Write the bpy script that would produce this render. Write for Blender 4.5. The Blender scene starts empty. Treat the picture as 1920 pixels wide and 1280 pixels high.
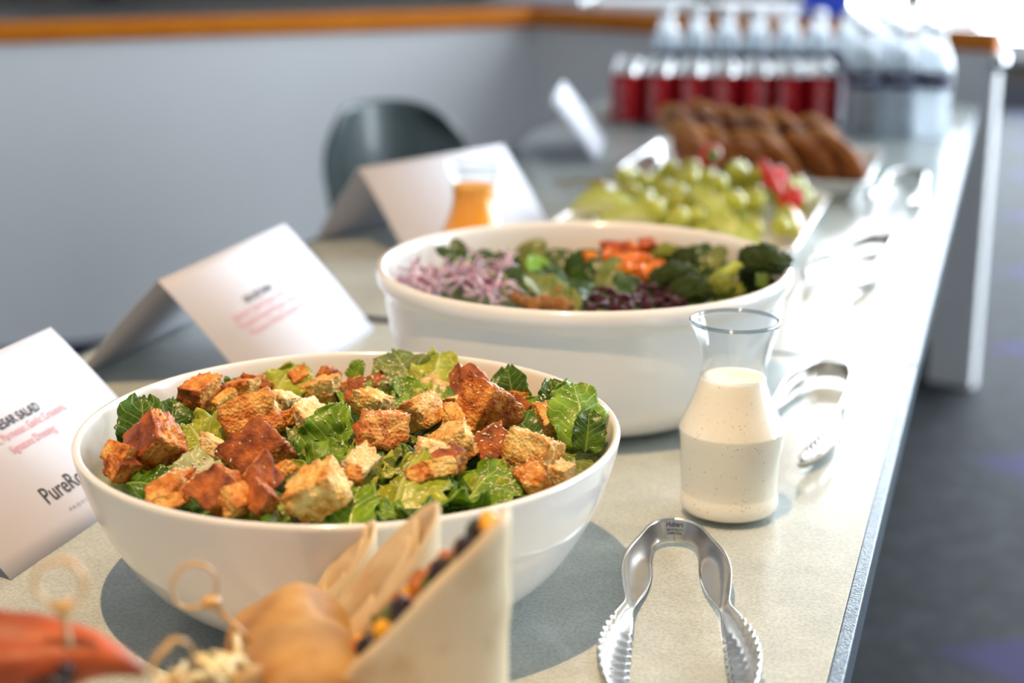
import bpy, bmesh, math, random
from mathutils import Vector, Matrix, Euler, noise

scene = bpy.context.scene
COL = scene.collection
PI = math.pi

def S(r, g, b):
    """sRGB 0-255 to linear"""
    def c(v):
        v /= 255.0
        return v / 12.92 if v <= .04045 else ((v + .055) / 1.055) ** 2.4
    return (c(r), c(g), c(b), 1.0)

# ------------------------------------------------------------------ camera
T = 0.74                      # table-top height
CAM_H = 1.22
YAW = math.radians(17.0)      # looking 17 degrees left of the table's long axis
PITCH = math.atan2(849, 3050)
cam_data = bpy.data.cameras.new('camera')
cam = bpy.data.objects.new('camera', cam_data)
COL.objects.link(cam)
cam.location = (0, 0, CAM_H)
cam.rotation_euler = (PI / 2 - PITCH, 0, YAW)
cam_data.sensor_width = 36
cam_data.lens = 3050 / 1920 * 36
cam_data.dof.use_dof = True
cam_data.dof.focus_distance = 1.14
cam_data.dof.aperture_fstop = 3.5
cam_data.clip_start = .02
scene.camera = cam
RV = Vector((math.cos(YAW), math.sin(YAW), 0))     # horizontal right of the view
FV = Vector((-math.sin(YAW), math.cos(YAW), 0))    # horizontal forward of the view

# ------------------------------------------------------------------ world, exposure
SKY = 12.0
world = bpy.data.worlds.new('overcast_sky')
scene.world = world
world.use_nodes = True
bg = world.node_tree.nodes['Background']
bg.inputs[0].default_value = (.86, .93, 1.0, 1)
bg.inputs[1].default_value = SKY
vs = scene.view_settings
vs.view_transform = 'Standard'
vs.look = 'None'
vs.exposure = 0.80
vs.gamma = 1.0
vs.use_curve_mapping = False

def portal(name, loc, rot, sx, sy):
    l = bpy.data.lights.new(name, 'AREA'); l.shape = 'RECTANGLE'; l.size = sx; l.size_y = sy
    l.cycles.is_portal = True
    o = bpy.data.objects.new(name, l); COL.objects.link(o); o.location = loc; o.rotation_euler = rot
    return o
CEIL = 3.9
BACK_Y, FRONT_Y, LEFT_X, RIGHT_X = 10.0, -3.5, -7.0, 4.6
portal('window_portal', (1.65, BACK_Y + .05, 2.0), (-PI / 2, 0, 0), 5.7, 3.4)
portal('window_portal', (RIGHT_X + .05, 7.5, 2.1), (0, PI / 2, 0), 3.2, 3.6)
portal('window_portal', (RIGHT_X + .05, 3.575, 2.1), (0, PI / 2, 0), 3.2, 1.25)

LAMP_W = 245.0
def downlight(loc, power, blend=.5, ang=84):
    l = bpy.data.lights.new('downlight_lamp', 'SPOT')
    l.energy = power; l.color = (1.0, .66, .35); l.shadow_soft_size = .02
    l.spot_size = math.radians(ang); l.spot_blend = blend
    o = bpy.data.objects.new('downlight_lamp', l); COL.objects.link(o); o.location = loc
    return o
downlight((-.42, .14, CEIL - .05), LAMP_W)

# ------------------------------------------------------------------ materials
MATS = {}
def nt_new(name):
    m = bpy.data.materials.new(name); m.use_nodes = True
    nt = m.node_tree
    return m, nt, nt.nodes, nt.links, nt.nodes['Principled BSDF']

def mat(name, c1, c2=None, rough=.5, metal=0.0, scale=30.0, detail=3.0, bump=0.0, bscale=None, spec=.5, coat=0.0,
        sss=0.0, sss_r=(1, .5, .3), sss_s=.01, lo=.35, hi=.65, coords='Object', stretch=None, rough2=None):
    """principled material with a noise blend of two colours and noise relief"""
    if name in MATS: return MATS[name]
    m, nt, N, L, p = nt_new(name)
    p.inputs['Roughness'].default_value = rough
    p.inputs['Metallic'].default_value = metal
    p.inputs['Specular IOR Level'].default_value = spec
    p.inputs['Coat Weight'].default_value = coat
    p.inputs['Coat Roughness'].default_value = .06
    if sss:
        p.inputs['Subsurface Weight'].default_value = sss
        p.inputs['Subsurface Radius'].default_value = sss_r
        p.inputs['Subsurface Scale'].default_value = sss_s
    tc = N.new('ShaderNodeTexCoord'); mp = N.new('ShaderNodeMapping')
    L.new(tc.outputs[coords], mp.inputs[0])
    if stretch: mp.inputs['Scale'].default_value = stretch
    nz = N.new('ShaderNodeTexNoise'); nz.inputs['Scale'].default_value = scale; nz.inputs['Detail'].default_value = detail
    L.new(mp.outputs[0], nz.inputs['Vector'])
    rp = N.new('ShaderNodeValToRGB')
    rp.color_ramp.elements[0].position = lo; rp.color_ramp.elements[1].position = hi
    rp.color_ramp.elements[0].color = c1; rp.color_ramp.elements[1].color = c2 or c1
    L.new(nz.outputs[0], rp.inputs[0]); L.new(rp.outputs[0], p.inputs['Base Color'])
    if bump:
        b = N.new('ShaderNodeBump'); b.inputs['Strength'].default_value = bump; b.inputs['Distance'].default_value = .002
        n2 = N.new('ShaderNodeTexNoise'); n2.inputs['Scale'].default_value = bscale or scale * 2; n2.inputs['Detail'].default_value = 4
        L.new(mp.outputs[0], n2.inputs['Vector']); L.new(n2.outputs[0], b.inputs['Height']); L.new(b.outputs[0], p.inputs['Normal'])
    MATS[name] = m
    return m

def thin_glass(name, tint, refl=1.0, rough=.02, ior=1.45):
    if name in MATS: return MATS[name]
    m, nt, N, L, p = nt_new(name)
    out = N['Material Output']; N.remove(p)
    tr = N.new('ShaderNodeBsdfTransparent'); tr.inputs[0].default_value = tint
    gl = N.new('ShaderNodeBsdfGlossy'); gl.inputs['Roughness'].default_value = rough
    lw = N.new('ShaderNodeLayerWeight'); lw.inputs[0].default_value = .5
    pw = N.new('ShaderNodeMath'); pw.operation = 'POWER'; pw.inputs[1].default_value = 4.0; L.new(lw.outputs['Facing'], pw.inputs[0])
    fr = N.new('ShaderNodeMath'); fr.operation = 'MULTIPLY_ADD'; fr.inputs[1].default_value = .75; fr.inputs[2].default_value = .045; L.new(pw.outputs[0], fr.inputs[0])
    mu = N.new('ShaderNodeMath'); mu.operation = 'MULTIPLY'; mu.inputs[1].default_value = refl; mu.use_clamp = True
    mx = N.new('ShaderNodeMixShader')
    L.new(fr.outputs[0], mu.inputs[0]); L.new(mu.outputs[0], mx.inputs[0]); L.new(tr.outputs[0], mx.inputs[1]); L.new(gl.outputs[0], mx.inputs[2])
    L.new(mx.outputs[0], out.inputs[0])
    MATS[name] = m
    return m

def leaf_mat(name, dark, light, vein, rib=.09, nveins=7.0, transl=.25, rough=.32):
    """leaf blade: UV u runs along the midrib, v across; pale midrib and branching veins"""
    if name in MATS: return MATS[name]
    m, nt, N, L, p = nt_new(name)
    def math_(op, a, b=None, clamp=False):
        n = N.new('ShaderNodeMath'); n.operation = op; n.use_clamp = clamp
        for i, v in enumerate((a, b)):
            if v is None: continue
            if isinstance(v, (int, float)): n.inputs[i].default_value = v
            else: L.new(v, n.inputs[i])
        return n.outputs[0]
    uv = N.new('ShaderNodeUVMap'); sep = N.new('ShaderNodeSeparateXYZ'); L.new(uv.outputs[0], sep.inputs[0])
    u, v = sep.outputs[0], sep.outputs[1]
    tc = N.new('ShaderNodeTexCoord')
    nz = N.new('ShaderNodeTexNoise'); nz.inputs['Scale'].default_value = 55; nz.inputs['Detail'].default_value = 4
    L.new(tc.outputs['Object'], nz.inputs['Vector'])
    n2 = N.new('ShaderNodeTexNoise'); n2.inputs['Scale'].default_value = 170; n2.inputs['Detail'].default_value = 3
    L.new(tc.outputs['Object'], n2.inputs['Vector'])
    av = math_('ABSOLUTE', math_('MULTIPLY', math_('SUBTRACT', v, .5), 2.0))
    ribw = math_('MULTIPLY', math_('SUBTRACT', 1.25, u), rib)
    ribm = math_('SUBTRACT', 1.0, math_('DIVIDE', av, ribw), True)
    ph = math_('ADD', math_('SUBTRACT', math_('MULTIPLY', u, nveins), math_('MULTIPLY', av, 1.8)), math_('MULTIPLY', nz.outputs[0], .9))
    tri = math_('ABSOLUTE', math_('SUBTRACT', math_('FRACT', ph), .5))
    vm = math_('SUBTRACT', 1.0, math_('MULTIPLY', tri, 9.0), True)
    vo = N.new('ShaderNodeTexVoronoi'); vo.feature = 'DISTANCE_TO_EDGE'; vo.inputs['Scale'].default_value = 150
    L.new(tc.outputs['Object'], vo.inputs['Vector'])
    net = math_('SUBTRACT', 1.0, math_('MULTIPLY', vo.outputs[0], 9.0), True)
    vein_all = math_('ADD', math_('MAXIMUM', ribm, math_('MULTIPLY', vm, .62)), math_('MULTIPLY', net, .16), True)
    rp = N.new('ShaderNodeValToRGB'); rp.color_ramp.elements[0].position = .36; rp.color_ramp.elements[1].position = .64
    rp.color_ramp.elements[0].color = dark; rp.color_ramp.elements[1].color = light
    L.new(nz.outputs[0], rp.inputs[0])
    mx = N.new('ShaderNodeMix'); mx.data_type = 'RGBA'
    L.new(vein_all, mx.inputs[0]); L.new(rp.outputs[0], mx.inputs[6]); mx.inputs[7].default_value = vein
    L.new(mx.outputs[2], p.inputs['Base Color'])
    p.inputs['Roughness'].default_value = rough
    b = N.new('ShaderNodeBump'); b.inputs['Strength'].default_value = .5; b.inputs['Distance'].default_value = .0012
    L.new(math_('ADD', math_('MULTIPLY', vein_all, -.7), math_('MULTIPLY', n2.outputs[0], .6)), b.inputs['Height']); L.new(b.outputs[0], p.inputs['Normal'])
    tl = N.new('ShaderNodeBsdfTranslucent'); L.new(mx.outputs[2], tl.inputs[0])
    ms = N.new('ShaderNodeMixShader'); ms.inputs[0].default_value = transl
    L.new(p.outputs[0], ms.inputs[1]); L.new(tl.outputs[0], ms.inputs[2]); L.new(ms.outputs[0], N['Material Output'].inputs[0])
    MATS[name] = m
    return m

def crumb_mat(name, dark, mid, pale):
    """toasted bread: pale pores, browned ridges (real browning on the convex edges)"""
    if name in MATS: return MATS[name]
    m, nt, N, L, p = nt_new(name)
    tc = N.new('ShaderNodeTexCoord')
    nz = N.new('ShaderNodeTexNoise'); nz.inputs['Scale'].default_value = 75; nz.inputs['Detail'].default_value = 6; nz.inputs['Roughness'].default_value = .65
    L.new(tc.outputs['Object'], nz.inputs['Vector'])
    rp = N.new('ShaderNodeValToRGB'); e = rp.color_ramp.elements
    e[0].position = .31; e[0].color = dark; e[1].position = .60; e[1].color = pale
    k = e.new(.45); k.color = mid
    L.new(nz.outputs[0], rp.inputs[0])
    gm = N.new('ShaderNodeNewGeometry')
    pr = N.new('ShaderNodeValToRGB'); pr.color_ramp.elements[0].position = .50; pr.color_ramp.elements[1].position = .60
    L.new(gm.outputs['Pointiness'], pr.inputs[0])
    mx = N.new('ShaderNodeMix'); mx.data_type = 'RGBA'
    mul = N.new('ShaderNodeMath'); mul.operation = 'MULTIPLY'; mul.inputs[1].default_value = .6
    L.new(pr.outputs[0], mul.inputs[0]); L.new(mul.outputs[0], mx.inputs[0])
    L.new(rp.outputs[0], mx.inputs[6]); mx.inputs[7].default_value = dark
    L.new(mx.outputs[2], p.inputs['Base Color'])
    p.inputs['Roughness'].default_value = .55
    vo = N.new('ShaderNodeTexVoronoi'); vo.inputs['Scale'].default_value = 420; L.new(tc.outputs['Object'], vo.inputs['Vector'])
    ad = N.new('ShaderNodeMath'); ad.operation = 'ADD'; L.new(vo.outputs[0], ad.inputs[0]); L.new(nz.outputs[0], ad.inputs[1])
    b = N.new('ShaderNodeBump'); b.inputs['Strength'].default_value = .8; b.inputs['Distance'].default_value = .0015
    L.new(ad.outputs[0], b.inputs['Height']); L.new(b.outputs[0], p.inputs['Normal'])
    MATS[name] = m
    return m

# ------------------------------------------------------------------ object helpers
def link(name, me, material=None, parent=None, smooth=True):
    o = bpy.data.objects.new(name, me); COL.objects.link(o)
    if material is not None:
        for mm in (material if isinstance(material, (list, tuple)) else [material]):
            me.materials.append(mm)
    if parent is not None: o.parent = parent
    if smooth:
        for p in me.polygons: p.use_smooth = True
    return o

def from_data(name, verts, faces, material=None, parent=None, smooth=True):
    me = bpy.data.meshes.new(name); me.from_pydata([tuple(v) for v in verts], [], faces); me.update()
    return link(name, me, material, parent, smooth)

def from_bm(name, bm, material=None, parent=None, smooth=True):
    bmesh.ops.recalc_face_normals(bm, faces=bm.faces)
    me = bpy.data.meshes.new(name); bm.to_mesh(me); bm.free()
    return link(name, me, material, parent, smooth)

def empty(name, loc=(0, 0, 0), rz=0.0):
    o = bpy.data.objects.new(name, None); COL.objects.link(o)
    o.location = loc; o.rotation_euler = (0, 0, rz); o.empty_display_size = .02
    return o

def tag(o, label=None, cat=None, group=None, kind=None):
    if label: o['label'] = label
    if cat: o['category'] = cat
    if group: o['group'] = group
    if kind: o['kind'] = kind
    return o

def dup(o, parent=None):
    c = o.copy(); COL.objects.link(c); c.parent = parent
    for ch in list(o.children): dup(ch, c)
    return c

def bevel(o, w, seg=2, angle=.6):
    b = o.modifiers.new('bevel', 'BEVEL'); b.width = w; b.segments = seg; b.limit_method = 'ANGLE'; b.angle_limit = angle
    return o

def solid(o, t, offset=0.0):
    s = o.modifiers.new('thickness', 'SOLIDIFY'); s.thickness = t; s.offset = offset
    return o

def add_box(bm, x0, x1, y0, y1, z0, z1):
    vs_ = [bm.verts.new(p) for p in ((x0, y0, z0), (x1, y0, z0), (x1, y1, z0), (x0, y1, z0), (x0, y0, z1), (x1, y0, z1), (x1, y1, z1), (x0, y1, z1))]
    for f in ((0, 3, 2, 1), (4, 5, 6, 7), (0, 1, 5, 4), (1, 2, 6, 5), (2, 3, 7, 6), (3, 0, 4, 7)):
        bm.faces.new([vs_[i] for i in f])

def boxes(name, bs, material, parent=None, bev=0.0):
    bm = bmesh.new()
    for b in bs: add_box(bm, *b)
    o = from_bm(name, bm, material, parent, smooth=False)
    if bev: bevel(o, bev)
    return o

def lathe_data(prof, n=64, closed=False):
    verts, faces = [], []
    m = len(prof)
    for i in range(n):
        a = 2 * PI * i / n; c, s = math.cos(a), math.sin(a)
        for r, z in prof: verts.append((r * c, r * s, z))
    for i in range(n):
        j = (i + 1) % n
        for k in range(m - 1 if not closed else m):
            k2 = (k + 1) % m
            faces.append((i * m + k, j * m + k, j * m + k2, i * m + k2))
    return verts, faces

def lathe(name, prof, material, parent=None, n=64, closed=False):
    v, f = lathe_data(prof, n, closed)
    bm = bmesh.new(); bv = [bm.verts.new(p) for p in v]
    for q in f: bm.faces.new([bv[i] for i in q])
    bmesh.ops.remove_doubles(bm, verts=bm.verts, dist=1e-6)
    bmesh.ops.dissolve_degenerate(bm, edges=bm.edges, dist=1e-7)
    return from_bm(name, bm, material, parent)

def smooth_prof(pts, k=6):
    """Catmull-Rom through profile points"""
    out = []
    P = [pts[0]] + list(pts) + [pts[-1]]
    for i in range(1, len(P) - 2):
        for j in range(k):
            t = j / k
            out.append(tuple(.5 * (2 * P[i][d] + (P[i + 1][d] - P[i - 1][d]) * t + (2 * P[i - 1][d] - 5 * P[i][d] + 4 * P[i + 1][d] - P[i + 2][d]) * t * t
                       + (3 * P[i][d] - P[i - 1][d] - 3 * P[i + 1][d] + P[i + 2][d]) * t ** 3) for d in range(len(pts[0]))))
    out.append(tuple(pts[-1]))
    return out

def tube_data(path, rad, n=8, flat=1.0):
    """closed-end tube along a polyline; rad is a number or list"""
    verts, faces = [], []
    P = [Vector(p) for p in path]
    up = Vector((0, 0, 1))
    for i, p in enumerate(P):
        t = (P[min(i + 1, len(P) - 1)] - P[max(i - 1, 0)]).normalized()
        a = t.cross(up)
        if a.length < 1e-3: a = t.cross(Vector((1, 0, 0)))
        a.normalize(); b = t.cross(a).normalized()
        r = rad[i] if isinstance(rad, (list, tuple)) else rad
        for k in range(n):
            th = 2 * PI * k / n
            verts.append(p + a * math.cos(th) * r + b * math.sin(th) * r * flat)
    for i in range(len(P) - 1):
        for k in range(n):
            faces.append((i * n + k, i * n + (k + 1) % n, (i + 1) * n + (k + 1) % n, (i + 1) * n + k))
    faces.append(tuple(range(n))[::-1]); faces.append(tuple((len(P) - 1) * n + k for k in range(n)))
    return verts, faces

def tube(name, path, rad, material, parent=None, n=8, flat=1.0):
    v, f = tube_data(path, rad, n, flat)
    return from_data(name, v, f, material, parent)

def lump_mesh(name, seed, sub=3, amp=.15, freq=2.5, sc=(1, 1, 1), amp2=0.0, freq2=8.0):
    bm = bmesh.new(); bmesh.ops.create_icosphere(bm, subdivisions=sub, radius=.5)
    off = Vector((seed * 3.7, seed * 1.9, seed * 5.3))
    for v in bm.verts:
        d = v.co.normalized()
        k = 1 + amp * noise.noise(d * freq + off) + (amp2 * noise.noise(d * freq2 + off) if amp2 else 0)
        v.co = Vector((v.co.x * sc[0], v.co.y * sc[1], v.co.z * sc[2])) * k
    me = bpy.data.meshes.new(name); bm.to_mesh(me); bm.free()
    for p in me.polygons: p.use_smooth = True
    return me

def obj(name, me, loc, rot=(0, 0, 0), sc=1.0, parent=None):
    o = bpy.data.objects.new(name, me); COL.objects.link(o)
    o.location = loc; o.rotation_euler = rot
    o.scale = (sc, sc, sc) if isinstance(sc, (int, float)) else sc
    o.parent = parent
    return o

def text_mesh(name, body, width=None, height=None, shear=0.0, spacing=1.0, bold=0.0):
    """mesh of the default font, centred on x, baseline at y = 0, scaled to the given width / cap height"""
    cu = bpy.data.curves.new(name, 'FONT'); cu.body = body; cu.align_x = 'CENTER'; cu.shear = shear; cu.space_character = spacing
    cu.offset = bold; cu.resolution_u = 3
    o = bpy.data.objects.new(name + '_tmp', cu); COL.objects.link(o)
    dg = bpy.context.evaluated_depsgraph_get()
    me = bpy.data.meshes.new_from_object(o.evaluated_get(dg))
    bpy.data.objects.remove(o); bpy.data.curves.remove(cu)
    xs = [v.co.x for v in me.vertices]; ys = [v.co.y for v in me.vertices]
    w = max(xs) - min(xs); cx = (max(xs) + min(xs)) / 2
    sx = width / w if width else None
    sy = height / .70 if height else None
    sx = sx or sy; sy = sy or sx
    for v in me.vertices: v.co = ((v.co.x - cx) * sx, v.co.y * sy, 0)
    me.name = name
    return me

RANK = ['leftmost', 'second from left', 'third from left', 'fourth from left', 'fifth from left', 'sixth from left', 'seventh from left', 'eighth from left']
def unique_labels(objs):
    """identical labels get their left-to-right place"""
    by = {}
    for o in objs: by.setdefault(o['label'], []).append(o)
    for lab, l in by.items():
        if len(l) < 2: continue
        l.sort(key=lambda o: (o.location.dot(RV)) / max(.1, o.location.dot(FV)))
        for i, o in enumerate(l):
            w = ('left one' if i == 0 else 'right one') if len(l) == 2 else (RANK[i] if i < len(l) - 1 else 'rightmost')
            o['label'] = lab + ', ' + w

# ------------------------------------------------------------------ room shell
carpet, nt, N, L, p = nt_new('carpet')
tc = N.new('ShaderNodeTexCoord')
nz = N.new('ShaderNodeTexNoise'); nz.inputs['Scale'].default_value = 14; nz.inputs['Detail'].default_value = 8; nz.inputs['Roughness'].default_value = .7
L.new(tc.outputs['Object'], nz.inputs['Vector'])
rp = N.new('ShaderNodeValToRGB'); e = rp.color_ramp.elements
e[0].position = .34; e[0].color = S(14, 16, 20); e[1].position = .68; e[1].color = S(50, 55, 60)
k = e.new(.50); k.color = S(27, 30, 35)
L.new(nz.outputs[0], rp.inputs[0])
vo = N.new('ShaderNodeTexVoronoi'); vo.inputs['Scale'].default_value = 1.0; vo.inputs['Randomness'].default_value = 0; vo.distance = 'MANHATTAN'
mp = N.new('ShaderNodeMapping'); mp.inputs['Scale'].default_value = (.8, 1.02, 1); mp.inputs['Location'].default_value = (-.17, -.62, 0)
L.new(tc.outputs['Object'], mp.inputs[0]); L.new(mp.outputs[0], vo.inputs['Vector'])
ad = N.new('ShaderNodeMath'); ad.operation = 'MULTIPLY_ADD'; ad.inputs[1].default_value = .22; L.new(nz.outputs[0], ad.inputs[0]); L.new(vo.outputs[0], ad.inputs[2])
r2 = N.new('ShaderNodeValToRGB'); r2.color_ramp.elements[0].position = .27; r2.color_ramp.elements[0].color = (1, 1, 1, 1); r2.color_ramp.elements[1].position = .33; r2.color_ramp.elements[1].color = (0, 0, 0, 1)
L.new(ad.outputs[0], r2.inputs[0])
mx = N.new('ShaderNodeMix'); mx.data_type = 'RGBA'; L.new(r2.outputs[0], mx.inputs[0]); L.new(rp.outputs[0], mx.inputs[6]); mx.inputs[7].default_value = S(40, 32, 82)
L.new(mx.outputs[2], p.inputs['Base Color']); p.inputs['Roughness'].default_value = .8; p.inputs['Specular IOR Level'].default_value = .25

paint = mat('wall_paint', S(205, 205, 205), S(212, 211, 209), rough=.7, scale=3)
ceil_m = mat('ceiling_paint', S(190, 189, 186), S(196, 195, 192), rough=.85, scale=6)
frame_m = mat('window_metal', S(120, 118, 118), S(128, 126, 126), rough=.5, scale=5)
pane_m = thin_glass('window_glass', (.97, .99, 1, 1), .6)

tag(boxes('floor', [(LEFT_X, RIGHT_X, FRONT_Y, BACK_Y, -.1, 0)], carpet), kind='structure')
tag(boxes('ceiling', [(LEFT_X, RIGHT_X, FRONT_Y, BACK_Y, CEIL, CEIL + .1)], ceil_m), kind='structure')
WX0, WX1, WZ0, WZ1 = -1.20, 4.5, .30, 3.7
tag(boxes('wall_back', [(LEFT_X, WX0, BACK_Y, BACK_Y + .15, 0, CEIL), (WX0, WX1, BACK_Y, BACK_Y + .15, 0, WZ0), (WX0, WX1, BACK_Y, BACK_Y + .15, WZ1, CEIL), (WX1, RIGHT_X, BACK_Y, BACK_Y + .15, 0, CEIL)],
          mat('back_wall_paint', S(76, 71, 66), S(84, 78, 72), rough=.8, scale=2)), kind='structure')
RZ0, RZ1 = .5, 3.7
RW = [(2.95, 4.2), (5.7, 7.4), (7.6, 9.3)]      # windows in the right wall
segs = [(RIGHT_X, RIGHT_X + .15, a_, b_, 0, CEIL) for a_, b_ in zip([FRONT_Y] + [w[1] for w in RW], [w[0] for w in RW] + [BACK_Y])]
for a_, b_ in RW: segs += [(RIGHT_X, RIGHT_X + .15, a_, b_, 0, RZ0), (RIGHT_X, RIGHT_X + .15, a_, b_, RZ1, CEIL)]
tag(boxes('wall_right', segs, paint), kind='structure')
tag(boxes('wall_left', [(LEFT_X - .15, LEFT_X, FRONT_Y, BACK_Y, 0, CEIL)], paint), kind='structure')
tag(boxes('wall_front', [(LEFT_X, RIGHT_X, FRONT_Y - .15, FRONT_Y, 0, CEIL)], paint), kind='structure')
tag(boxes('baseboard_back', [(LEFT_X, RIGHT_X, BACK_Y - .02, BACK_Y, 0, .12)], mat('baseboard_dark', S(60, 60, 70), rough=.5)), kind='structure')
tag(boxes('trim_1', [(WX0, WX1, BACK_Y - .09, BACK_Y, WZ0 - .05, WZ0)], frame_m, bev=.008), kind='structure')

def window_back(n, x0, x1):
    w = empty('window_%d' % n, ((x0 + x1) / 2, BACK_Y + .07, WZ0)); tag(w, kind='structure')
    hw = (x1 - x0) / 2; h = WZ1 - WZ0; t = .065
    boxes('window_frame', [(-hw, -hw + t, -.04, .04, 0, h), (hw - t, hw, -.04, .04, 0, h), (-hw + t, hw - t, -.04, .04, 0, t), (-hw + t, hw - t, -.04, .04, h - t, h)], frame_m, w)
    boxes('pane', [(-hw + t, hw - t, -.004, .004, t, h - t)], pane_m, w)
def window_right(n, y0, y1):
    w = empty('window_%d' % n, (RIGHT_X + .07, (y0 + y1) / 2, RZ0)); tag(w, kind='structure')
    hw = (y1 - y0) / 2; h = RZ1 - RZ0; t = .05
    boxes('window_frame', [(-.04, .04, -hw, -hw + t, 0, h), (-.04, .04, hw - t, hw, 0, h), (-.04, .04, -hw + t, hw - t, 0, t), (-.04, .04, -hw + t, hw - t, h - t, h)], frame_m, w)
    boxes('pane', [(-.004, .004, -hw + t, hw - t, t, h - t)], pane_m, w)
xs = [WX0, -.60, .95, 2.2, 3.4, WX1]
for i in range(5): window_back(i + 1, xs[i], xs[i + 1])
for i, (a_, b_) in enumerate(RW): window_right(i + 6, a_, b_)

lampf = empty('ceiling_downlight', (-.42, .14, CEIL - .03))
tag(lampf, 'recessed ceiling downlight above the front table', 'lamp')
lathe('trim_ring', [(.075, 0), (.10, 0), (.102, .012), (.10, .03), (.085, .03), (.075, 0)], mat('lamp_white', S(235, 235, 230), rough=.4), lampf, 32)

# ------------------------------------------------------------------ counter behind the tables
cw = mat('counter_panel_white', S(236, 236, 238), S(240, 240, 241), rough=.45, scale=2)
cwood = mat('counter_wood', S(208, 112, 6), S(222, 130, 14), rough=.42, scale=9, stretch=(1, 1, 12), bump=.05, coat=.08, spec=.3)
cbase = mat('counter_base_navy', S(30, 34, 62), S(36, 40, 70), rough=.6, scale=8)
ctop_m = mat('counter_top_laminate', S(74, 70, 66), S(82, 78, 74), rough=.4, scale=40)
counter = empty('reception_counter', (-1.32, 4.53, 0))
tag(counter, 'long white-panelled counter with orange wood edge, running behind the tables', 'counter')
A0, A1, A2 = Vector((-3.95, 2.46)), Vector((-1.32, 4.53)), Vector((-.035, 4.11))
org = Vector((-1.32, 4.53))
def run(name, a, b, d0, d1, z0, z1, material, bev=0.0, parent=counter):
    """box along the line a-b, from d0 to d1 behind the line"""
    t = (b - a).normalized(); n = Vector((-t.y, t.x))
    if n.y < 0: n = -n
    q = [a + n * d0, b + n * d0, b + n * d1, a + n * d1]
    vs_ = [(p.x - org.x, p.y - org.y, z) for z in (z0, z1) for p in q]
    o = from_data(name, vs_, [(3, 2, 1, 0), (4, 5, 6, 7), (0, 1, 5, 4), (1, 2, 6, 5), (2, 3, 7, 6), (3, 0, 4, 7)], material, parent, smooth=False)
    if bev: bevel(o, bev)
    return o
run('front_panel', A0, A1, 0, .03, .04, .842, cw)
run('front_panel', A1, A2 + Vector((-.10, .033)), 0, .03, .10, .842, cw)
run('wood_edge', A0, A1, -.022, .03, .842, .893, cwood, .008)
run('wood_edge', A1, A2, -.022, .03, .842, .893, cwood, .008)
run('kick_base', A0, A1, .02, .06, 0, .04, cbase)
run('kick_base', A1, A2 + Vector((-.06, .02)), .02, .06, 0, .14, cbase)
run('work_surface', A0 + Vector((.0, .02)), A1, .03, .62, .86, .89, ctop_m)
run('work_surface', A1, A2 + Vector((-.20, .066)), .03, .62, .86, .89, ctop_m)
run('end_post', A2 + Vector((-.115, .038)), A2, -.012, .03, 0, .842, cw, .004)
cap = tube('corner_cap', [(A2.x - org.x, A2.y - org.y - .02, .80), (A2.x - org.x, A2.y - org.y - .02, .842)], .022, mat('polished_steel', (.8, .8, .82, 1), rough=.12, metal=1), counter, 16)

# things standing on the counter, far out of focus
black = mat('black_plastic', S(28, 28, 30), S(34, 34, 36), rough=.4, scale=30)
def monitor(loc, rz):
    m = empty('desk_monitor', loc, rz); tag(m, 'dark desktop monitor seen above the left stretch of counter', 'monitor')
    boxes('screen', [(-.27, .27, -.012, .012, .10, .42)], black, m, .004)
    boxes('bezel', [(-.285, -.27, -.016, .016, .09, .43), (.27, .285, -.016, .016, .09, .43), (-.27, .27, -.016, .016, .42, .43), (-.27, .27, -.016, .016, .09, .10)], mat('silver_plastic', S(170, 170, 175), rough=.35), m)
    boxes('stand', [(-.04, .04, .0, .03, .01, .2)], black, m, .004)
    boxes('base', [(-.12, .12, -.08, .08, 0, .012)], black, m, .004)
monitor((-2.62, 4.42, .89), math.radians(33))
lap = empty('open_laptop', (-1.40, 4.86, .89), math.radians(0)); tag(lap, 'open laptop with pale screen beyond the counter corner', 'laptop')
boxes('keyboard_base', [(-.16, .16, -.11, .11, 0, .016)], mat('silver_plastic', S(170, 170, 175), rough=.35), lap, .004)
sc_ = boxes('screen', [(-.16, .16, .10, .112, .01, .22)], mat('laptop_lid', S(205, 215, 232), rough=.3), lap, .003)
for i, (x, y, rz, w) in enumerate([(-1.02, 4.66, .2, .14), (-.70, 4.56, -.35, .12)]):
    pp = empty('paper_stack', (x, y, .89), rz)
    tag(pp, ['stack of white papers on the counter right of the laptop', 'smaller stack of white papers on the counter behind the bottles'][i], 'paper', 'paper stacks on the counter')
    for k in range(4):
        s = boxes('sheet', [(-w, w, -.11, .11, k * .006, k * .006 + .0055)], mat('paper_white', S(240, 240, 242), S(244, 244, 246), rough=.6, scale=4), pp); s.rotation_euler.z = .04 * k
bb = empty('blue_box', (-.50, 4.55, .89), .3); tag(bb, 'small bright blue box on the counter behind the water bottles', 'box')
boxes('body', [(-.06, .06, -.04, .04, 0, .10)], mat('blue_card', S(40, 70, 200), S(46, 76, 206), rough=.5), bb, .004)
boxes('lid', [(-.062, .062, -.042, .042, .10, .115)], mat('blue_card_lid', S(60, 90, 215), rough=.5), bb, .003)

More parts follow.
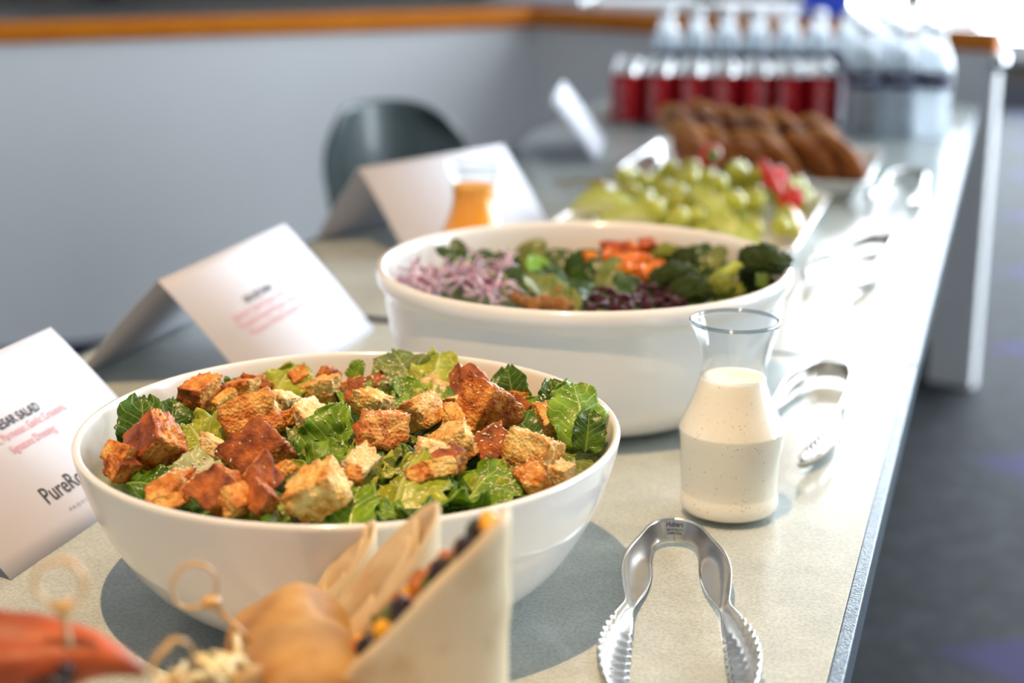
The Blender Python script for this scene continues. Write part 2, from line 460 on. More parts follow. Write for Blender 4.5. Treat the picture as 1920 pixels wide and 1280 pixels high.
# ------------------------------------------------------------------ chair
ch = empty('shell_chair', (-1.075, 3.03, 0), math.radians(54))
tag(ch, 'dark grey-green shell chair tucked behind the tables', 'chair')
shell_m = mat('chair_shell', S(74, 86, 86), S(84, 96, 95), rough=.35, scale=120, bump=.15, coat=.2)
def shell_back():
    nu, nv = 18, 16
    v, f = [], []
    for j in range(nv + 1):
        t = j / nv
        z = .46 + .335 * t
        hw = .185 * (1 - max(0, (t - .55) / .45) ** 4 * .30) * (.9 + .1 * t)
        for i in range(nu + 1):
            s = -1 + 2 * i / nu
            zz = z - .045 * abs(s) ** 5 * t
            y = .19 + .06 * t - .085 * abs(s) ** 2.2
            v.append((hw * s, y, zz))
    for j in range(nv):
        for i in range(nu):
            a = j * (nu + 1) + i; f.append((a, a + 1, a + nu + 2, a + nu + 1))
    return v, f
v, f = shell_back(); bk = from_data('backrest', v, f, shell_m, ch); solid(bk, .014); bk.modifiers.new('sub', 'SUBSURF').render_levels = 1
st = boxes('seat', [(-.21, .21, -.22, .20, .435, .455)], shell_m, ch, .02)
for sx in (-1, 1):
    for sy in (-1, 1):
        tube('leg', [(sx * .16, sy * .15, .435), (sx * .215, sy * .22, .0)], .011, mat('chair_leg_steel', (.5, .5, .52, 1), rough=.25, metal=1), ch, 10)
    tube('back_support', [(sx * .09, .16, .44), (sx * .1, .225, .50), (sx * .1, .225, .66)], .009, MATS['chair_leg_steel'], ch, 8)

# ------------------------------------------------------------------ tables
lam, nt, N, L, p = nt_new('table_laminate')
tc = N.new('ShaderNodeTexCoord')
nz = N.new('ShaderNodeTexNoise'); nz.inputs['Scale'].default_value = 420; nz.inputs['Detail'].default_value = 2; L.new(tc.outputs['Object'], nz.inputs['Vector'])
n3 = N.new('ShaderNodeTexNoise'); n3.inputs['Scale'].default_value = 26; n3.inputs['Detail'].default_value = 6; n3.inputs['Roughness'].default_value = .7; L.new(tc.outputs['Object'], n3.inputs['Vector'])
rp = N.new('ShaderNodeValToRGB'); rp.color_ramp.elements[0].position = .3; rp.color_ramp.elements[1].position = .7
rp.color_ramp.elements[0].color = S(175, 182, 177); rp.color_ramp.elements[1].color = S(194, 200, 194)
L.new(n3.outputs[0], rp.inputs[0])
rp2 = N.new('ShaderNodeValToRGB'); rp2.color_ramp.elements[0].position = .35; rp2.color_ramp.elements[1].position = .6
rp2.color_ramp.elements[0].color = (.80, .80, .80, 1); rp2.color_ramp.elements[1].color = (1, 1, 1, 1); L.new(nz.outputs[0], rp2.inputs[0])
mx = N.new('ShaderNodeMix'); mx.data_type = 'RGBA'; mx.blend_type = 'MULTIPLY'; mx.inputs[0].default_value = 1
L.new(rp.outputs[0], mx.inputs[6]); L.new(rp2.outputs[0], mx.inputs[7]); L.new(mx.outputs[2], p.inputs['Base Color'])
p.inputs['Roughness'].default_value = .17; p.inputs['Specular IOR Level'].default_value = .22
bp = N.new('ShaderNodeBump'); bp.inputs['Strength'].default_value = .06; bp.inputs['Distance'].default_value = .001; L.new(nz.outputs[0], bp.inputs['Height']); L.new(bp.outputs[0], p.inputs['Normal'])
edge_m = mat('table_edge_band', S(58, 72, 84), S(92, 106, 116), rough=.34, scale=260, metal=.35, bump=.25, lo=.4, hi=.62)
leg_m = mat('table_leg_black', S(40, 42, 44), rough=.4)
TX0, TX1 = -.935, -.072
def table(y0, y1, rz, label, skew=0.0):
    t = empty('folding_table', ((TX0 + TX1) / 2, y0, 0), rz); tag(t, label, 'table', 'tables pushed end to end')
    w = (TX1 - TX0) / 2; l = y1 - y0; e = .010; th = .032
    bevel(boxes('table_top', [(-w + e, w - e, .002, l - .002, T - th, T)], lam, t), .0006)
    boxes('edge_band', [(-w, -w + e, 0, l, T - th, T), (w - e, w, 0, l, T - th, T), (-w + e, w - e, 0, .002, T - th, T), (-w + e, w - e, l - .002, l, T - th, T)], edge_m, t, .0022)
    if skew:      # the near end is not quite square to the sides
        for o in t.children:
            for q in o.data.vertices:
                if q.co.y < .05: q.co.y += skew * (w - q.co.x) / (2 * w)
    for sx in (-1, 1):
        for yy in (.14, l - .30):
            tube('leg', [(sx * (w - .30), yy, T - th), (sx * (w - .28), yy, 0)], .016, leg_m, t, 12)
    boxes('leg_brace', [(-w + .3, w - .3, .13, .15, T - .1, T - th), (-w + .3, w - .3, l - .31, l - .29, T - .1, T - th)], leg_m, t)
    return t
table(.02, 1.684, 0, 'front table with grey laminate top, carrying both salad bowls')
table(1.687, 3.87, 0, 'back table beyond the seam, carrying fruit, cookies and drinks', .026)

# ------------------------------------------------------------------ bowls
glaze = mat('white_glaze', S(238, 236, 232), S(242, 240, 236), rough=.16, scale=5, spec=.55, coat=.5)
B1 = Vector((-.416, .981, T)); B2 = Vector((-.377, 1.465, T))
out1 = smooth_prof([(.080, 0), (.086, .001), (.118, .014), (.149, .040), (.170, .075), (.181, .105), (.185, .122)], 6)
rim1 = [(.1852, .1242), (.1843, .1256), (.1825, .126), (.1808, .1253), (.180, .1238)]
in1 = smooth_prof([(.1795, .122), (.175, .105), (.164, .077), (.143, .044), (.112, .020), (.06, .010), (0, .008)], 6)
b1 = lathe('serving_bowl', [(0, .003), (.072, .003), (.076, 0)] + out1 + rim1 + in1, glaze, None, 128)
b1.location = B1; tag(b1, 'round white bowl in front, filled with Caesar salad', 'bowl')
out2 = smooth_prof([(.112, 0), (.122, .002), (.150, .014), (.172, .038), (.183, .072), (.1895, .114)], 6)
rim2 = [(.1905, .119), (.1942, .122), (.1965, .126), (.1968, .134), (.1955, .1378), (.1925, .139), (.1895, .138), (.188, .135)]
in2 = smooth_prof([(.187, .132), (.182, .100), (.174, .070), (.162, .040), (.140, .018), (.08, .011), (0, .010)], 6)
b2 = lathe('serving_bowl', [(0, .003), (.104, .003), (.108, 0)] + out2 + rim2 + in2, glaze, None, 128)
b2.location = B2; tag(b2, 'deep straight-sided white bowl behind, holding vegetable salad', 'bowl')

# ------------------------------------------------------------------ carafes
glass = thin_glass('carafe_glass', (.975, .985, .985, 1), 1.1, .03)
rim_glass = thin_glass('carafe_rim_glass', (.72, .77, .80, 1), 3.0, .05)
def carafe(loc, liquid, label, level):
    c = empty('glass_carafe', loc); tag(c, label, 'carafe', 'small glass carafes of dressing')
    o = smooth_prof([(.0345, .0), (.0365, .002), (.0385, .030), (.0412, .068), (.0415, .0725), (.0395, .0775), (.0315, .096), (.0262, .113), (.0250, .126), (.0275, .141), (.0330, .154)], 6)
    rim = [(.0345, .1565), (.0352, .158), (.0348, .1595), (.0336, .160), (.0325, .159)]
    i_ = smooth_prof([(.0318, .1565), (.0262, .142), (.0238, .127), (.0250, .113), (.0303, .0955), (.0385, .0765), (.0403, .072), (.0398, .067), (.0372, .030), (.0352, .006), (.0, .005)], 6)
    lathe('glass_body', [(0, .0)] + o + rim + i_, glass, c, 64)
    lathe('rim_bead', [(.0338 + .0016 * math.cos(2 * PI * k / 12), .1588 + .0016 * math.sin(2 * PI * k / 12)) for k in range(12)], rim_glass, c, 64, closed=True)
    inner = [q for q in i_ if q[1] <= level]
    r_top = inner[0][0]
    lathe('dressing', [(0, level + .0006), (r_top * .9, level + .0006), (r_top, level + .001)] + [(max(0, r + .0004), z) for r, z in inner], liquid, c, 48)
    return c
# creamy dressing with pepper specks
cream, nt, N, L, p = nt_new('creamy_dressing')
tc = N.new('ShaderNodeTexCoord'); vo = N.new('ShaderNodeTexVoronoi'); vo.inputs['Scale'].default_value = 300; L.new(tc.outputs['Object'], vo.inputs['Vector'])
nz = N.new('ShaderNodeTexNoise'); nz.inputs['Scale'].default_value = 90; L.new(tc.outputs['Object'], nz.inputs['Vector'])
lt = N.new('ShaderNodeMath'); lt.operation = 'MULTIPLY_ADD'; lt.inputs[1].default_value = .42; L.new(nz.outputs[0], lt.inputs[0]); L.new(vo.outputs[0], lt.inputs[2])
rp = N.new('ShaderNodeValToRGB'); rp.color_ramp.elements[0].position = .29; rp.color_ramp.elements[0].color = S(110, 90, 66); rp.color_ramp.elements[1].position = .335; rp.color_ramp.elements[1].color = S(244, 234, 214)
L.new(lt.outputs[0], rp.inputs[0]); L.new(rp.outputs[0], p.inputs['Base Color']); p.inputs['Roughness'].default_value = .45
p.inputs['Subsurface Weight'].default_value = .6; p.inputs['Subsurface Radius'].default_value = (1, .8, .55); p.inputs['Subsurface Scale'].default_value = .02
carafe((-.19, 1.211, T), cream, 'glass carafe of creamy speckled dressing beside the front tongs', .113)
orange = mat('orange_dressing', S(240, 160, 20), S(246, 172, 34), rough=.4, scale=12, sss=.2)
carafe((-.613, 1.845, T), orange, 'glass carafe of orange dressing standing behind the deep bowl', .134)

# ------------------------------------------------------------------ tent cards
paper = mat('card_paper', S(196, 195, 204), S(200, 199, 207), rough=.6, scale=6)
ink = mat('ink_black', S(50, 48, 50), rough=.7)
pink = mat('ink_pink', S(214, 132, 138), rough=.7)
grey_ink = mat('ink_grey', S(120, 116, 118), rough=.7)
def tent_card(y0, y1, xr, zr, half, label, lines, rz=0.0, yc=None):
    """folded card, ridge parallel to the table edge, front panel facing +x"""
    c = empty('tent_card', (xr, y0, T), rz); tag(c, label, 'card', 'folded menu cards')
    l = y1 - y0; ph = math.hypot(half, zr)
    nseg = 10
    def panel(name, sgn):
        v, f = [], []
        for i in range(nseg + 1):
            t = i / nseg
            bow = .0035 * math.sin(PI * t) * (1 if sgn > 0 else -1)
            for y in (0, l / 2, l): v.append((sgn * half * t + bow * zr / ph * .6, y, .0003 + zr * (1 - t) + bow * half / ph * sgn * .6))
        for i in range(nseg):
            for k in range(2): f.append((i * 3 + k, i * 3 + k + 1, i * 3 + k + 4, i * 3 + k + 3))
        return solid(from_data(name, v, f, paper, c), .0005)
    fp = panel('front_panel', 1); panel('back_panel', -1)
    yc = (l / 2 if yc is None else yc - y0)
    tdir = Vector((half / ph, 0, -zr / ph)); nrm = Vector((zr / ph, 0, half / ph)); ydir = Vector((0, 1, 0))
    for (nm, body, t, wdt, hgt, mt_, kw) in lines:
        me = text_mesh(nm, body, wdt, hgt, **kw); me.materials.append(mt_)
        o = bpy.data.objects.new(nm, me); COL.objects.link(o); o.parent = fp
        u = t / ph; bow = .0035 * math.sin(PI * u) * .6
        pos = Vector((half * u + bow * zr / ph, yc, .0003 + zr * (1 - u) + bow * half / ph)) + nrm * .0011
        o.matrix_local = Matrix(((ydir.x, -tdir.x, nrm.x, pos.x), (ydir.y, -tdir.y, nrm.y, pos.y), (ydir.z, -tdir.z, nrm.z, pos.z), (0, 0, 0, 1)))
    return c
tent_card(.93, 1.18, -.777, .115, .115, 'folded white Caesar salad card nearest the camera, cut by the frame', [
    ('printed_title', 'CAESAR SALAD', .0612, .067, .0080, ink, {'bold': .018}),
    ('printed_line', 'Romaine, Parmesan, Garlic Croutons,', .0712, .120, .0072, pink, {}),
    ('printed_line', 'Signature Dressing', .0832, .060, .0072, pink, {}),
    ('printed_logo', 'PureRoots', .131, .077, .0145, ink, {'bold': .004}),
    ('printed_line', 'PROVISIONS', .145, .048, .0032, grey_ink, {'spacing': 1.6})])
tent_card(1.362, 1.652, -.774, .115, .106, 'folded white card with blurred pink lines, left of the deep bowl', [
    ('printed_title', 'SALAD BAR', .0612, .066, .0080, ink, {'bold': .018}),
    ('printed_line', 'Spinach, Red Onion, Broccoli,', .0725, .150, .0072, pink, {}),
    ('printed_line', 'Roasted Sweet Potato, Quinoa,', .0830, .150, .0072, pink, {}),
    ('printed_line', 'Walnuts, Dried Cranberries', .0940, .138, .0072, pink, {})], yc=1.495)
tent_card(2.03, 2.32, -.838, .115, .095, 'folded white card behind the orange dressing carafe', [
    ('printed_logo', 'PureRoots', .128, .077, .0125, grey_ink, {})], rz=math.radians(-25))
tent_card(2.83, 3.11, -.795, .115, .085, 'folded white card standing furthest back, beside the soda cans', [], rz=math.radians(10))

# ------------------------------------------------------------------ tongs
steel = mat('brushed_steel', (.56, .54, .52, 1), (.66, .64, .62, 1), rough=.22, metal=1, scale=40, stretch=(1, 1, 1))
def tongs_data(open_k=1.0, lean_k=1.0, teeth=True):
    """one-piece scalloped tongs lying on their side: local +y runs from the bent head to the tips"""
    # (along, sideways, half width, hollow, outward lean)
    arm = smooth_prof([(0.0, .0, .0090, .0, .12), (.003, .0095, .0090, .0, .14), (.013, .0170, .0092, .0005, .2), (.032, .0215, .0098, .0018, .45), (.062, .0262, .0128, .0045, .80), (.090, .0290, .0126, .0048, .80),
                       (.116, .0312, .0088, .0030, .65), (.136, .0322, .0058, .0012, .5), (.154, .0340, .0082, .0030, .6), (.186, .0385, .0130, .0070, .75), (.220, .0405, .0145, .0088, .75), (.255, .0375, .0128, .0078, .7), (.278, .0310, .0085, .0045, .6), (.285, .0285, .0040, .0020, .6)], 14)
    path = [(-q, u, w, c, l) for u, q, w, c, l in reversed(arm)][:-1] + [(q, u, w, c, l) for u, q, w, c, l in arm]
    nv = 10
    verts, faces = [], []
    n = len(path)
    for i in range(n):
        x, y, w, c, ln = path[i]
        a = path[max(0, i - 1)]; b = path[min(n - 1, i + 1)]
        tx, ty = b[0] - a[0], b[1] - a[1]; l = math.hypot(tx, ty) or 1
        nx, ny = -ty / l, tx / l              # outward side
        if x * nx < 0 or (abs(x) < .004 and ny > 0): nx, ny = -nx, -ny
        k = open_k if y > .03 else 1.0
        tooth = 1.0
        if teeth and y > .165: tooth = 1.0 - (.20 if (i % 4) < 2 else 0)
        sl, cl_ = math.sin(ln * lean_k), math.cos(ln * lean_k)
        for j in range(nv + 1):
            s = -1 + 2 * j / nv
            off = c * (1 - s * s)
            up_, out_ = w * s * tooth * cl_ - off * sl, w * s * tooth * sl + off * cl_
            verts.append((x * (1 + (k - 1) * min(1, max(0, (y - .03) / .2))) + nx * out_, y + ny * out_, .0118 + up_ - .0018 * sl))
    for i in range(n - 1):
        for j in range(nv):
            a = i * (nv + 1) + j
            faces.append((a, a + 1, a + nv + 2, a + nv + 1))
    return verts, faces
def tongs(head, tip, label, mark=False, open_k=1.0, lean_k=1.0):
    d = Vector(tip) - Vector(head)
    t = empty('serving_tongs', (head[0], head[1], T + .002), math.atan2(-d.x, d.y)); tag(t, label, 'tongs', 'steel serving tongs')
    v, f = tongs_data(open_k, lean_k)
    b = from_data('scalloped_arms', v, f, steel, t); solid(b, .0012)
    if mark:
        for (body, z, w, h) in (('Hubert', .0142, .0125, .0040), ('NSF 57 ALLOYS', .0110, .0115, .0019), ('CHINA 53223', .0083, .0105, .0019)):
            me = text_mesh('stamped_mark', body, w, h); me.materials.append(mat('stamp_dark', S(40, 36, 34), rough=.5))
            # the inner face of the bent head looks along +y; follow the bend
            for q in me.vertices:
                x, z0 = -q.co.x, q.co.y
                q.co = (x, .0016 + 17.0 * x * x - (z + z0 - .0118) * .12, z + z0)
            o = bpy.data.objects.new('stamped_mark', me); COL.objects.link(o); o.parent = b
    return t
tongs((-.2175, 1.132), (-.158, .855), 'steel scalloped tongs nearest the camera, opening towards the viewer', True)
tongs((-.150, 1.598), (-.172, 1.32), 'steel tongs lying partly hidden behind the creamy dressing carafe', open_k=.85, lean_k=.15)
tongs((-.155, 2.255), (-.195, 1.98), 'steel tongs on the bright table beside the fruit tray', open_k=.9, lean_k=.1)
tongs((-.148, 2.82), (-.165, 2.54), 'furthest steel tongs, beside the cookie tray', open_k=.9, lean_k=.1)

# ------------------------------------------------------------------ Caesar salad
CROUTONS = [
    (-.136,-.075,.119,.0196,'o'), (-.131,-.081,.107,.0185,'d'), (-.124,-.047,.111,.0335,'m'), (-.141,.05,.12,.0217,'o'), (-.135,.065,.112,.0192,'d'), 
    (-.129,.06,.109,.0175,'g'), (-.121,.086,.111,.0227,'o'), (-.116,.092,.119,.0211,'m'), (-.075,.002,.12,.0355,'o'), (-.047,-.05,.12,.0327,'m'), 
    (-.08,.066,.116,.0197,'p'), (-.055,.015,.122,.0135,'o'), (-.041,.025,.122,.0234,'p'), (-.072,.113,.111,.0269,'g'), (-.055,.127,.11,.0271,'g'), 
    (-.074,.13,.12,.014,'d'), (-.019,.063,.121,.0178,'m'), (-.081,-.046,.118,.013,'p'), (-.078,-.099,.112,.0193,'o'), (-.078,-.114,.11,.0252,'o'), 
    (-.042,-.108,.114,.0291,'m'), (-.026,-.123,.112,.016,'o'), (-.024,-.094,.117,.0259,'m'), (-.013,-.116,.114,.0193,'d'), (.021,-.104,.116,.0307,'g'), 
    (.029,-.055,.121,.0208,'p'), (-.015,-.08,.119,.0124,'o'), (-.037,.142,.108,.0215,'m'), (-.008,.061,.121,.0224,'g'), (.024,.001,.124,.032,'o'), 
    (.013,.148,.111,.023,'p'), (.035,.049,.121,.0257,'g'), (.032,.144,.121,.0171,'m'), (.044,.142,.112,.03,'m'), (.048,.094,.116,.0195,'p'), 
    (.075,.066,.117,.0372,'m'), (.073,.002,.12,.0281,'g'), (.097,.012,.117,.0217,'m'), (.056,.051,.12,.0158,'g'), (.069,-.027,.12,.019,'p'), 
    (.083,-.035,.118,.0174,'o'), (.128,.011,.112,.0323,'g'), (.13,.073,.119,.0264,'g'), (.076,.129,.115,.0215,'o'), (.148,.001,.108,.0184,'p'), 
    (.138,-.025,.109,.0208,'o'), (.07,-.054,.118,.0144,'o'), (.082,-.048,.118,.0152,'g'), (.031,-.072,.119,.0123,'o'), (.015,-.011,.124,.0116,'d'), 
    (.085,.122,.111,.0135,'d'), (-.091,.117,.121,.0139,'o'), ]
LETTUCE = [
    (-.154,-.011,.117,.0294,'d','u'), (-.153,.027,.108,.0234,'d','u'), (-.144,.052,.105,.0317,'d','s'), (-.121,.046,.106,.0216,'y','s'), 
    (-.114,-.002,.108,.0321,'y','f'), (-.11,-.062,.107,.0341,'g','c'), (-.08,-.064,.11,.0284,'w','s'), (-.102,.113,.124,.0328,'y','c'), 
    (-.104,.113,.114,.0329,'y','f'), (-.129,.085,.12,.0162,'d','f'), (-.041,.007,.115,.0298,'g','s'), (-.038,-.042,.114,.0258,'d','f'), 
    (-.017,.007,.116,.0304,'m','u'), (.002,-.007,.116,.0219,'m','f'), (-.005,-.035,.115,.0214,'m','f'), (-.006,-.072,.113,.0173,'y','u'), 
    (-.009,-.107,.109,.0248,'y','s'), (.041,-.095,.11,.0268,'m','s'), (-.053,.143,.127,.0124,'m','u'), (.009,.153,.131,.0361,'y','f'), 
    (-.017,.151,.128,.0392,'g','c'), (-.005,.13,.106,.0334,'m','u'), (-.02,.151,.119,.0248,'d','f'), (.075,.135,.125,.0232,'d','u'), 
    (.116,.102,.13,.0201,'d','u'), (.146,.062,.135,.0352,'m','c'), (.151,.049,.11,.0361,'g','c'), (.156,.047,.126,.0183,'d','u'), 
    (.087,.121,.103,.0285,'y','f'), (.102,.087,.105,.0308,'d','s'), (.102,.025,.109,.0256,'y','s'), (.105,-.043,.109,.0431,'m','c'), 
    (.08,-.055,.111,.0254,'d','s'), (.063,-.075,.111,.0474,'y','c'), (.045,-.02,.115,.0293,'d','f'), (.063,-.025,.113,.0198,'m','s'), 
    (.033,.098,.11,.0197,'y','f'), (.029,-.058,.114,.0191,'y','f'), (.0,-.001,.116,.0257,'d','f'), (.155,.049,.102,.0221,'m','c'), 
    (.119,-.02,.107,.0158,'d','s'), (.064,-.093,.108,.0133,'m','f'), (-.146,-.048,.102,.0184,'d','f'), (-.002,-.06,.114,.0209,'d','s'), 
    (.087,-.003,.111,.0215,'d','f'), (.101,.117,.113,.0236,'m','f'), ]
SPINACH = [
    (-.156,.049,.124,.0237,'d'), (-.148,.068,.125,.0228,'d'), (-.134,.095,.109,.0275,'d'), (-.12,.113,.106,.0255,'d'), (-.101,.088,.107,.0273,'d'), 
    (-.092,.126,.105,.0446,'o'), (-.061,.062,.11,.0374,'b'), (-.031,-.026,.112,.053,'o'), (-.047,.108,.108,.0383,'d'), (-.027,.097,.109,.0412,'d'), 
    (.001,.052,.111,.0336,'d'), (.016,.045,.111,.0417,'o'), (.045,.014,.111,.0428,'d'), (-.004,-.011,.112,.0355,'d'), (-.001,-.06,.111,.0344,'o'), 
    (.018,-.037,.112,.0348,'d'), (.092,.134,.122,.0238,'d'), (.107,.126,.121,.0268,'o'), (.079,.143,.121,.0218,'o'), (-.074,.01,.11,.0312,'d'), 
    (-.039,.04,.111,.0315,'d'), (-.053,.012,.111,.0311,'d'), ]
SWEET_POTATO = [
    (-.018,.105,.109,.0196), (-.009,.127,.107,.0187), (-.009,.161,.107,.0213), (.002,.163,.11,.0201), (.013,.164,.105,.0223), 
    (.027,.16,.114,.0211), (.022,.102,.109,.0215), (.033,.115,.108,.0217), (.035,.159,.104,.0189), (.007,.117,.108,.0185), (.041,.055,.111,.0199), 
    (.052,.067,.11,.0189), (.025,.059,.111,.0168), (.055,.101,.108,.0161), ]
BROCCOLI = [
    (.048,.156,.109,.0265,'y'), (.079,.142,.104,.0382,'d'), (.08,.039,.11,.0401,'d'), (.106,.002,.109,.0351,'d'), (.127,.104,.108,.0445,'s'), 
    (.168,.029,.134,.0421,'d'), (.156,.052,.114,.0306,'d'), (.13,.018,.107,.0373,'y'), (.148,.043,.105,.0255,'d'), ]
CRANBERRY = [
    (.016,-.038,.112,.0119), (.025,-.031,.111,.012), (.035,-.028,.111,.012), (.045,-.025,.111,.012), (.055,-.022,.111,.012), 
    (.061,-.003,.111,.0121), (.072,.001,.111,.0121), (.081,.008,.11,.0121), (.091,.011,.11,.0121), (.02,-.052,.111,.0118), (.029,-.049,.111,.0118), 
    (.039,-.046,.111,.0118), (.049,-.043,.111,.0118), (.059,-.04,.111,.0118), (.066,-.021,.111,.0119), (.075,-.014,.11,.012), 
    (.085,-.011,.11,.012), (.094,-.004,.109,.012), (.024,-.069,.111,.0117), (.033,-.062,.11,.0117), (.043,-.059,.11,.0117), (.052,-.056,.11,.0117), 
    (.062,-.053,.11,.0117), (.069,-.035,.11,.0118), (.079,-.032,.11,.0118), (.088,-.029,.11,.0118), (.098,-.022,.109,.0119), 
    (.027,-.082,.11,.0116), (.037,-.079,.11,.0116), (.047,-.076,.11,.0116), (.056,-.073,.11,.0116), (.065,-.067,.109,.0116), 
    (.072,-.052,.11,.0117), (.081,-.045,.109,.0117), (.091,-.042,.109,.0117), (.101,-.039,.109,.0117), ]
WALNUT = [
    (-.036,-.071,.11,.0148), (-.024,-.08,.11,.0146), (-.016,-.071,.11,.0167), (-.014,-.043,.111,.0149), (-.004,-.073,.11,.0156), 
    (.006,-.079,.11,.0126), (-.047,-.062,.11,.0119), ]
ONION = [
    (-.164,.009,.105,.0317), (-.126,-.041,.107,.0306), (-.137,.052,.106,.0323), (-.098,-.004,.109,.0311), (-.064,-.05,.11,.03), 
    (-.163,-.022,.117,.0311), (-.143,-.022,.106,.031), (-.108,-.066,.107,.03), (-.115,.016,.108,.0315), (-.079,-.035,.11,.0304), 
    (-.163,.002,.104,.0316), (-.124,-.051,.107,.0304), (-.135,.04,.106,.0321), (-.096,-.015,.109,.0308), (-.062,-.06,.11,.0298), 
    (-.162,-.029,.116,.0309), (-.141,-.032,.106,.0308), (-.153,.061,.105,.0326), (-.113,.004,.108,.0313), (-.077,-.045,.11,.0302), 
    (-.086,.047,.109,.0319), (-.16,-.009,.104,.0313), (-.122,-.061,.107,.0302), (-.131,.025,.107,.0318), (-.094,-.026,.109,.0306), 
    (-.16,-.04,.116,.0307), (-.139,-.043,.106,.0306), (-.152,.053,.104,.0324), (-.111,-.007,.108,.0311), (-.077,-.052,.109,.0301), 
    (-.083,.031,.11,.0316), (-.157,-.024,.105,.0311), (-.121,-.068,.106,.0301), (-.129,.013,.107,.0316), (-.092,-.037,.109,.0304), 
    (-.101,.056,.108,.0322), (-.157,-.051,.116,.0305), (-.137,-.053,.106,.0304), (-.149,.038,.105,.0321), (-.109,-.017,.108,.0309), 
    (-.075,-.062,.109,.0299), (-.081,.02,.11,.0314), (-.155,-.034,.105,.0309), (-.16,.038,.109,.0322), (-.127,.002,.107,.0314), 
    (-.09,-.047,.109,.0302), (-.098,.04,.109,.0319), (-.158,-.054,.114,.0305), (-.135,-.063,.106,.0302), (-.145,.022,.106,.0318), 
    (-.107,-.028,.108,.0307), (-.117,.065,.107,.0324), (-.079,.008,.11,.0312), (-.152,-.045,.105,.0307), (-.161,.035,.107,.0321), 
    (-.125,-.009,.107,.0311), (-.088,-.057,.109,.03), ]

R = random.Random(11)
LEAF = {
    'd': leaf_mat('romaine_dark', S(44, 82, 12), S(88, 128, 24), S(156, 184, 80), transl=.25),
    'm': leaf_mat('romaine_green', S(92, 138, 18), S(144, 182, 42), S(200, 214, 112)),
    'y': leaf_mat('romaine_yellow_green', S(152, 166, 30), S(196, 200, 62), S(226, 226, 140), rib=.14),
    'g': leaf_mat('romaine_grey_green', S(100, 118, 44), S(136, 148, 62), S(186, 192, 116)),
    'w': leaf_mat('romaine_white_rib', S(186, 196, 130), S(204, 210, 152), S(232, 234, 200), rib=.5)}
def leaf_data(seed, Ln, W, curl, fold, ruffle, wrinkle, shape='torn', nu=20, nv=14):
    rr = random.Random(seed); off = Vector((seed * 1.7, seed * .9, seed * 2.3)); ph = rr.uniform(0, 6.3); fr = rr.uniform(2.0, 3.4)
    verts, uvs, faces = [], [], []
    for i in range(nu + 1):
        u = i / nu
        if shape == 'torn': wd = W * (.60 + .40 * math.sin(PI * min(1, u * .9 + .12))) * (1 - .55 * max(0, (u - .82) / .18) ** 2)
        else: wd = W * (math.sin(PI * (u * .97 + .015)) ** .62) * (1 - .12 * u)
        for j in range(nv + 1):
            s = -1 + 2 * j / nv
            ed = 1 + (.22 if shape == 'torn' else .05) * (noise.noise(Vector((u * 6, s * 1.2, seed)) + off) + .6 * noise.noise(Vector((u * 17, s * 2, seed)) + off)) * abs(s)
            x = .5 * wd * s * ed
            a = curl * (u - .5)
            if abs(curl) > .02: y = Ln * math.sin(a) / curl; z = -Ln * (1 - math.cos(a)) / curl
            else: y = Ln * (u - .5); z = 0
            if shape == 'torn': y += .10 * Ln * noise.noise(Vector((s * 2.5, u, seed * .7)) + off) * abs(u - .5) * 2
            z += fold * abs(x) + ruffle * Ln * abs(s) ** 1.6 * math.sin(fr * 2 * PI * u + ph + (1.4 if s > 0 else 0))
            z += wrinkle * Ln * (noise.noise(Vector((u * 7, s * 5, 0)) + off) + .5 * noise.noise(Vector((u * 15, s * 11, 3)) + off)) * (.35 + .65 * abs(s))
            z += .03 * Ln * math.exp(-(s / .10) ** 2) * (1 - u)
            verts.append((x, y, z)); uvs.append((u, (s + 1) / 2))
    for i in range(nu):
        for j in range(nv):
            a = i * (nv + 1) + j; faces.append((a, a + 1, a + nv + 2, a + nv + 1))
    return verts, faces, uvs
def leaf_mesh(name, *a, **k):
    v, f, uv = leaf_data(*a, **k)
    me = bpy.data.meshes.new(name); me.from_pydata(v, [], f)
    l = me.uv_layers.new(name='UVMap')
    for lp in me.loops: l.data[lp.index].uv = uv[lp.vertex_index]
    for p_ in me.polygons: p_.use_smooth = True
    return me
def keep_inside(o, centre, prof):
    """leaf edges press against the inside of the bowl instead of passing through it"""
    m = Matrix.LocRotScale(o.location, o.rotation_euler, o.scale); mi = m.inverted()
    for q in o.data.vertices:
        w = m @ q.co - centre
        r = math.hypot(w.x, w.y); z = min(w.z, prof[0][1])
        lim = next((a[0] + (b[0] - a[0]) * (z - a[1]) / ((b[1] - a[1]) or 1) for a, b in zip(prof, prof[1:]) if b[1] <= z <= a[1]), .1) - .0025
        if w.z > prof[0][1] + .004: lim += .02
        if r > lim: w.x *= lim / r; w.y *= lim / r; q.co = mi @ (w + centre)
def zone(x, y, rmax=.15):
    """where in the bowl, in words, seen from the camera"""
    v = Vector((x, y, 0)); rx, fy = v.dot(RV), v.dot(FV)
    r = math.hypot(rx, fy)
    if r < .055: return 'at the middle of the'
    a = math.degrees(math.atan2(fy, rx)) % 360
    names = ['on the right side of the', 'at the back right of the', 'at the back of the', 'at the back left of the', 'on the left side of the', 'at the front left of the', 'at the front of the', 'at the front right of the']
    return names[int(((a + 22.5) % 360) // 45)]

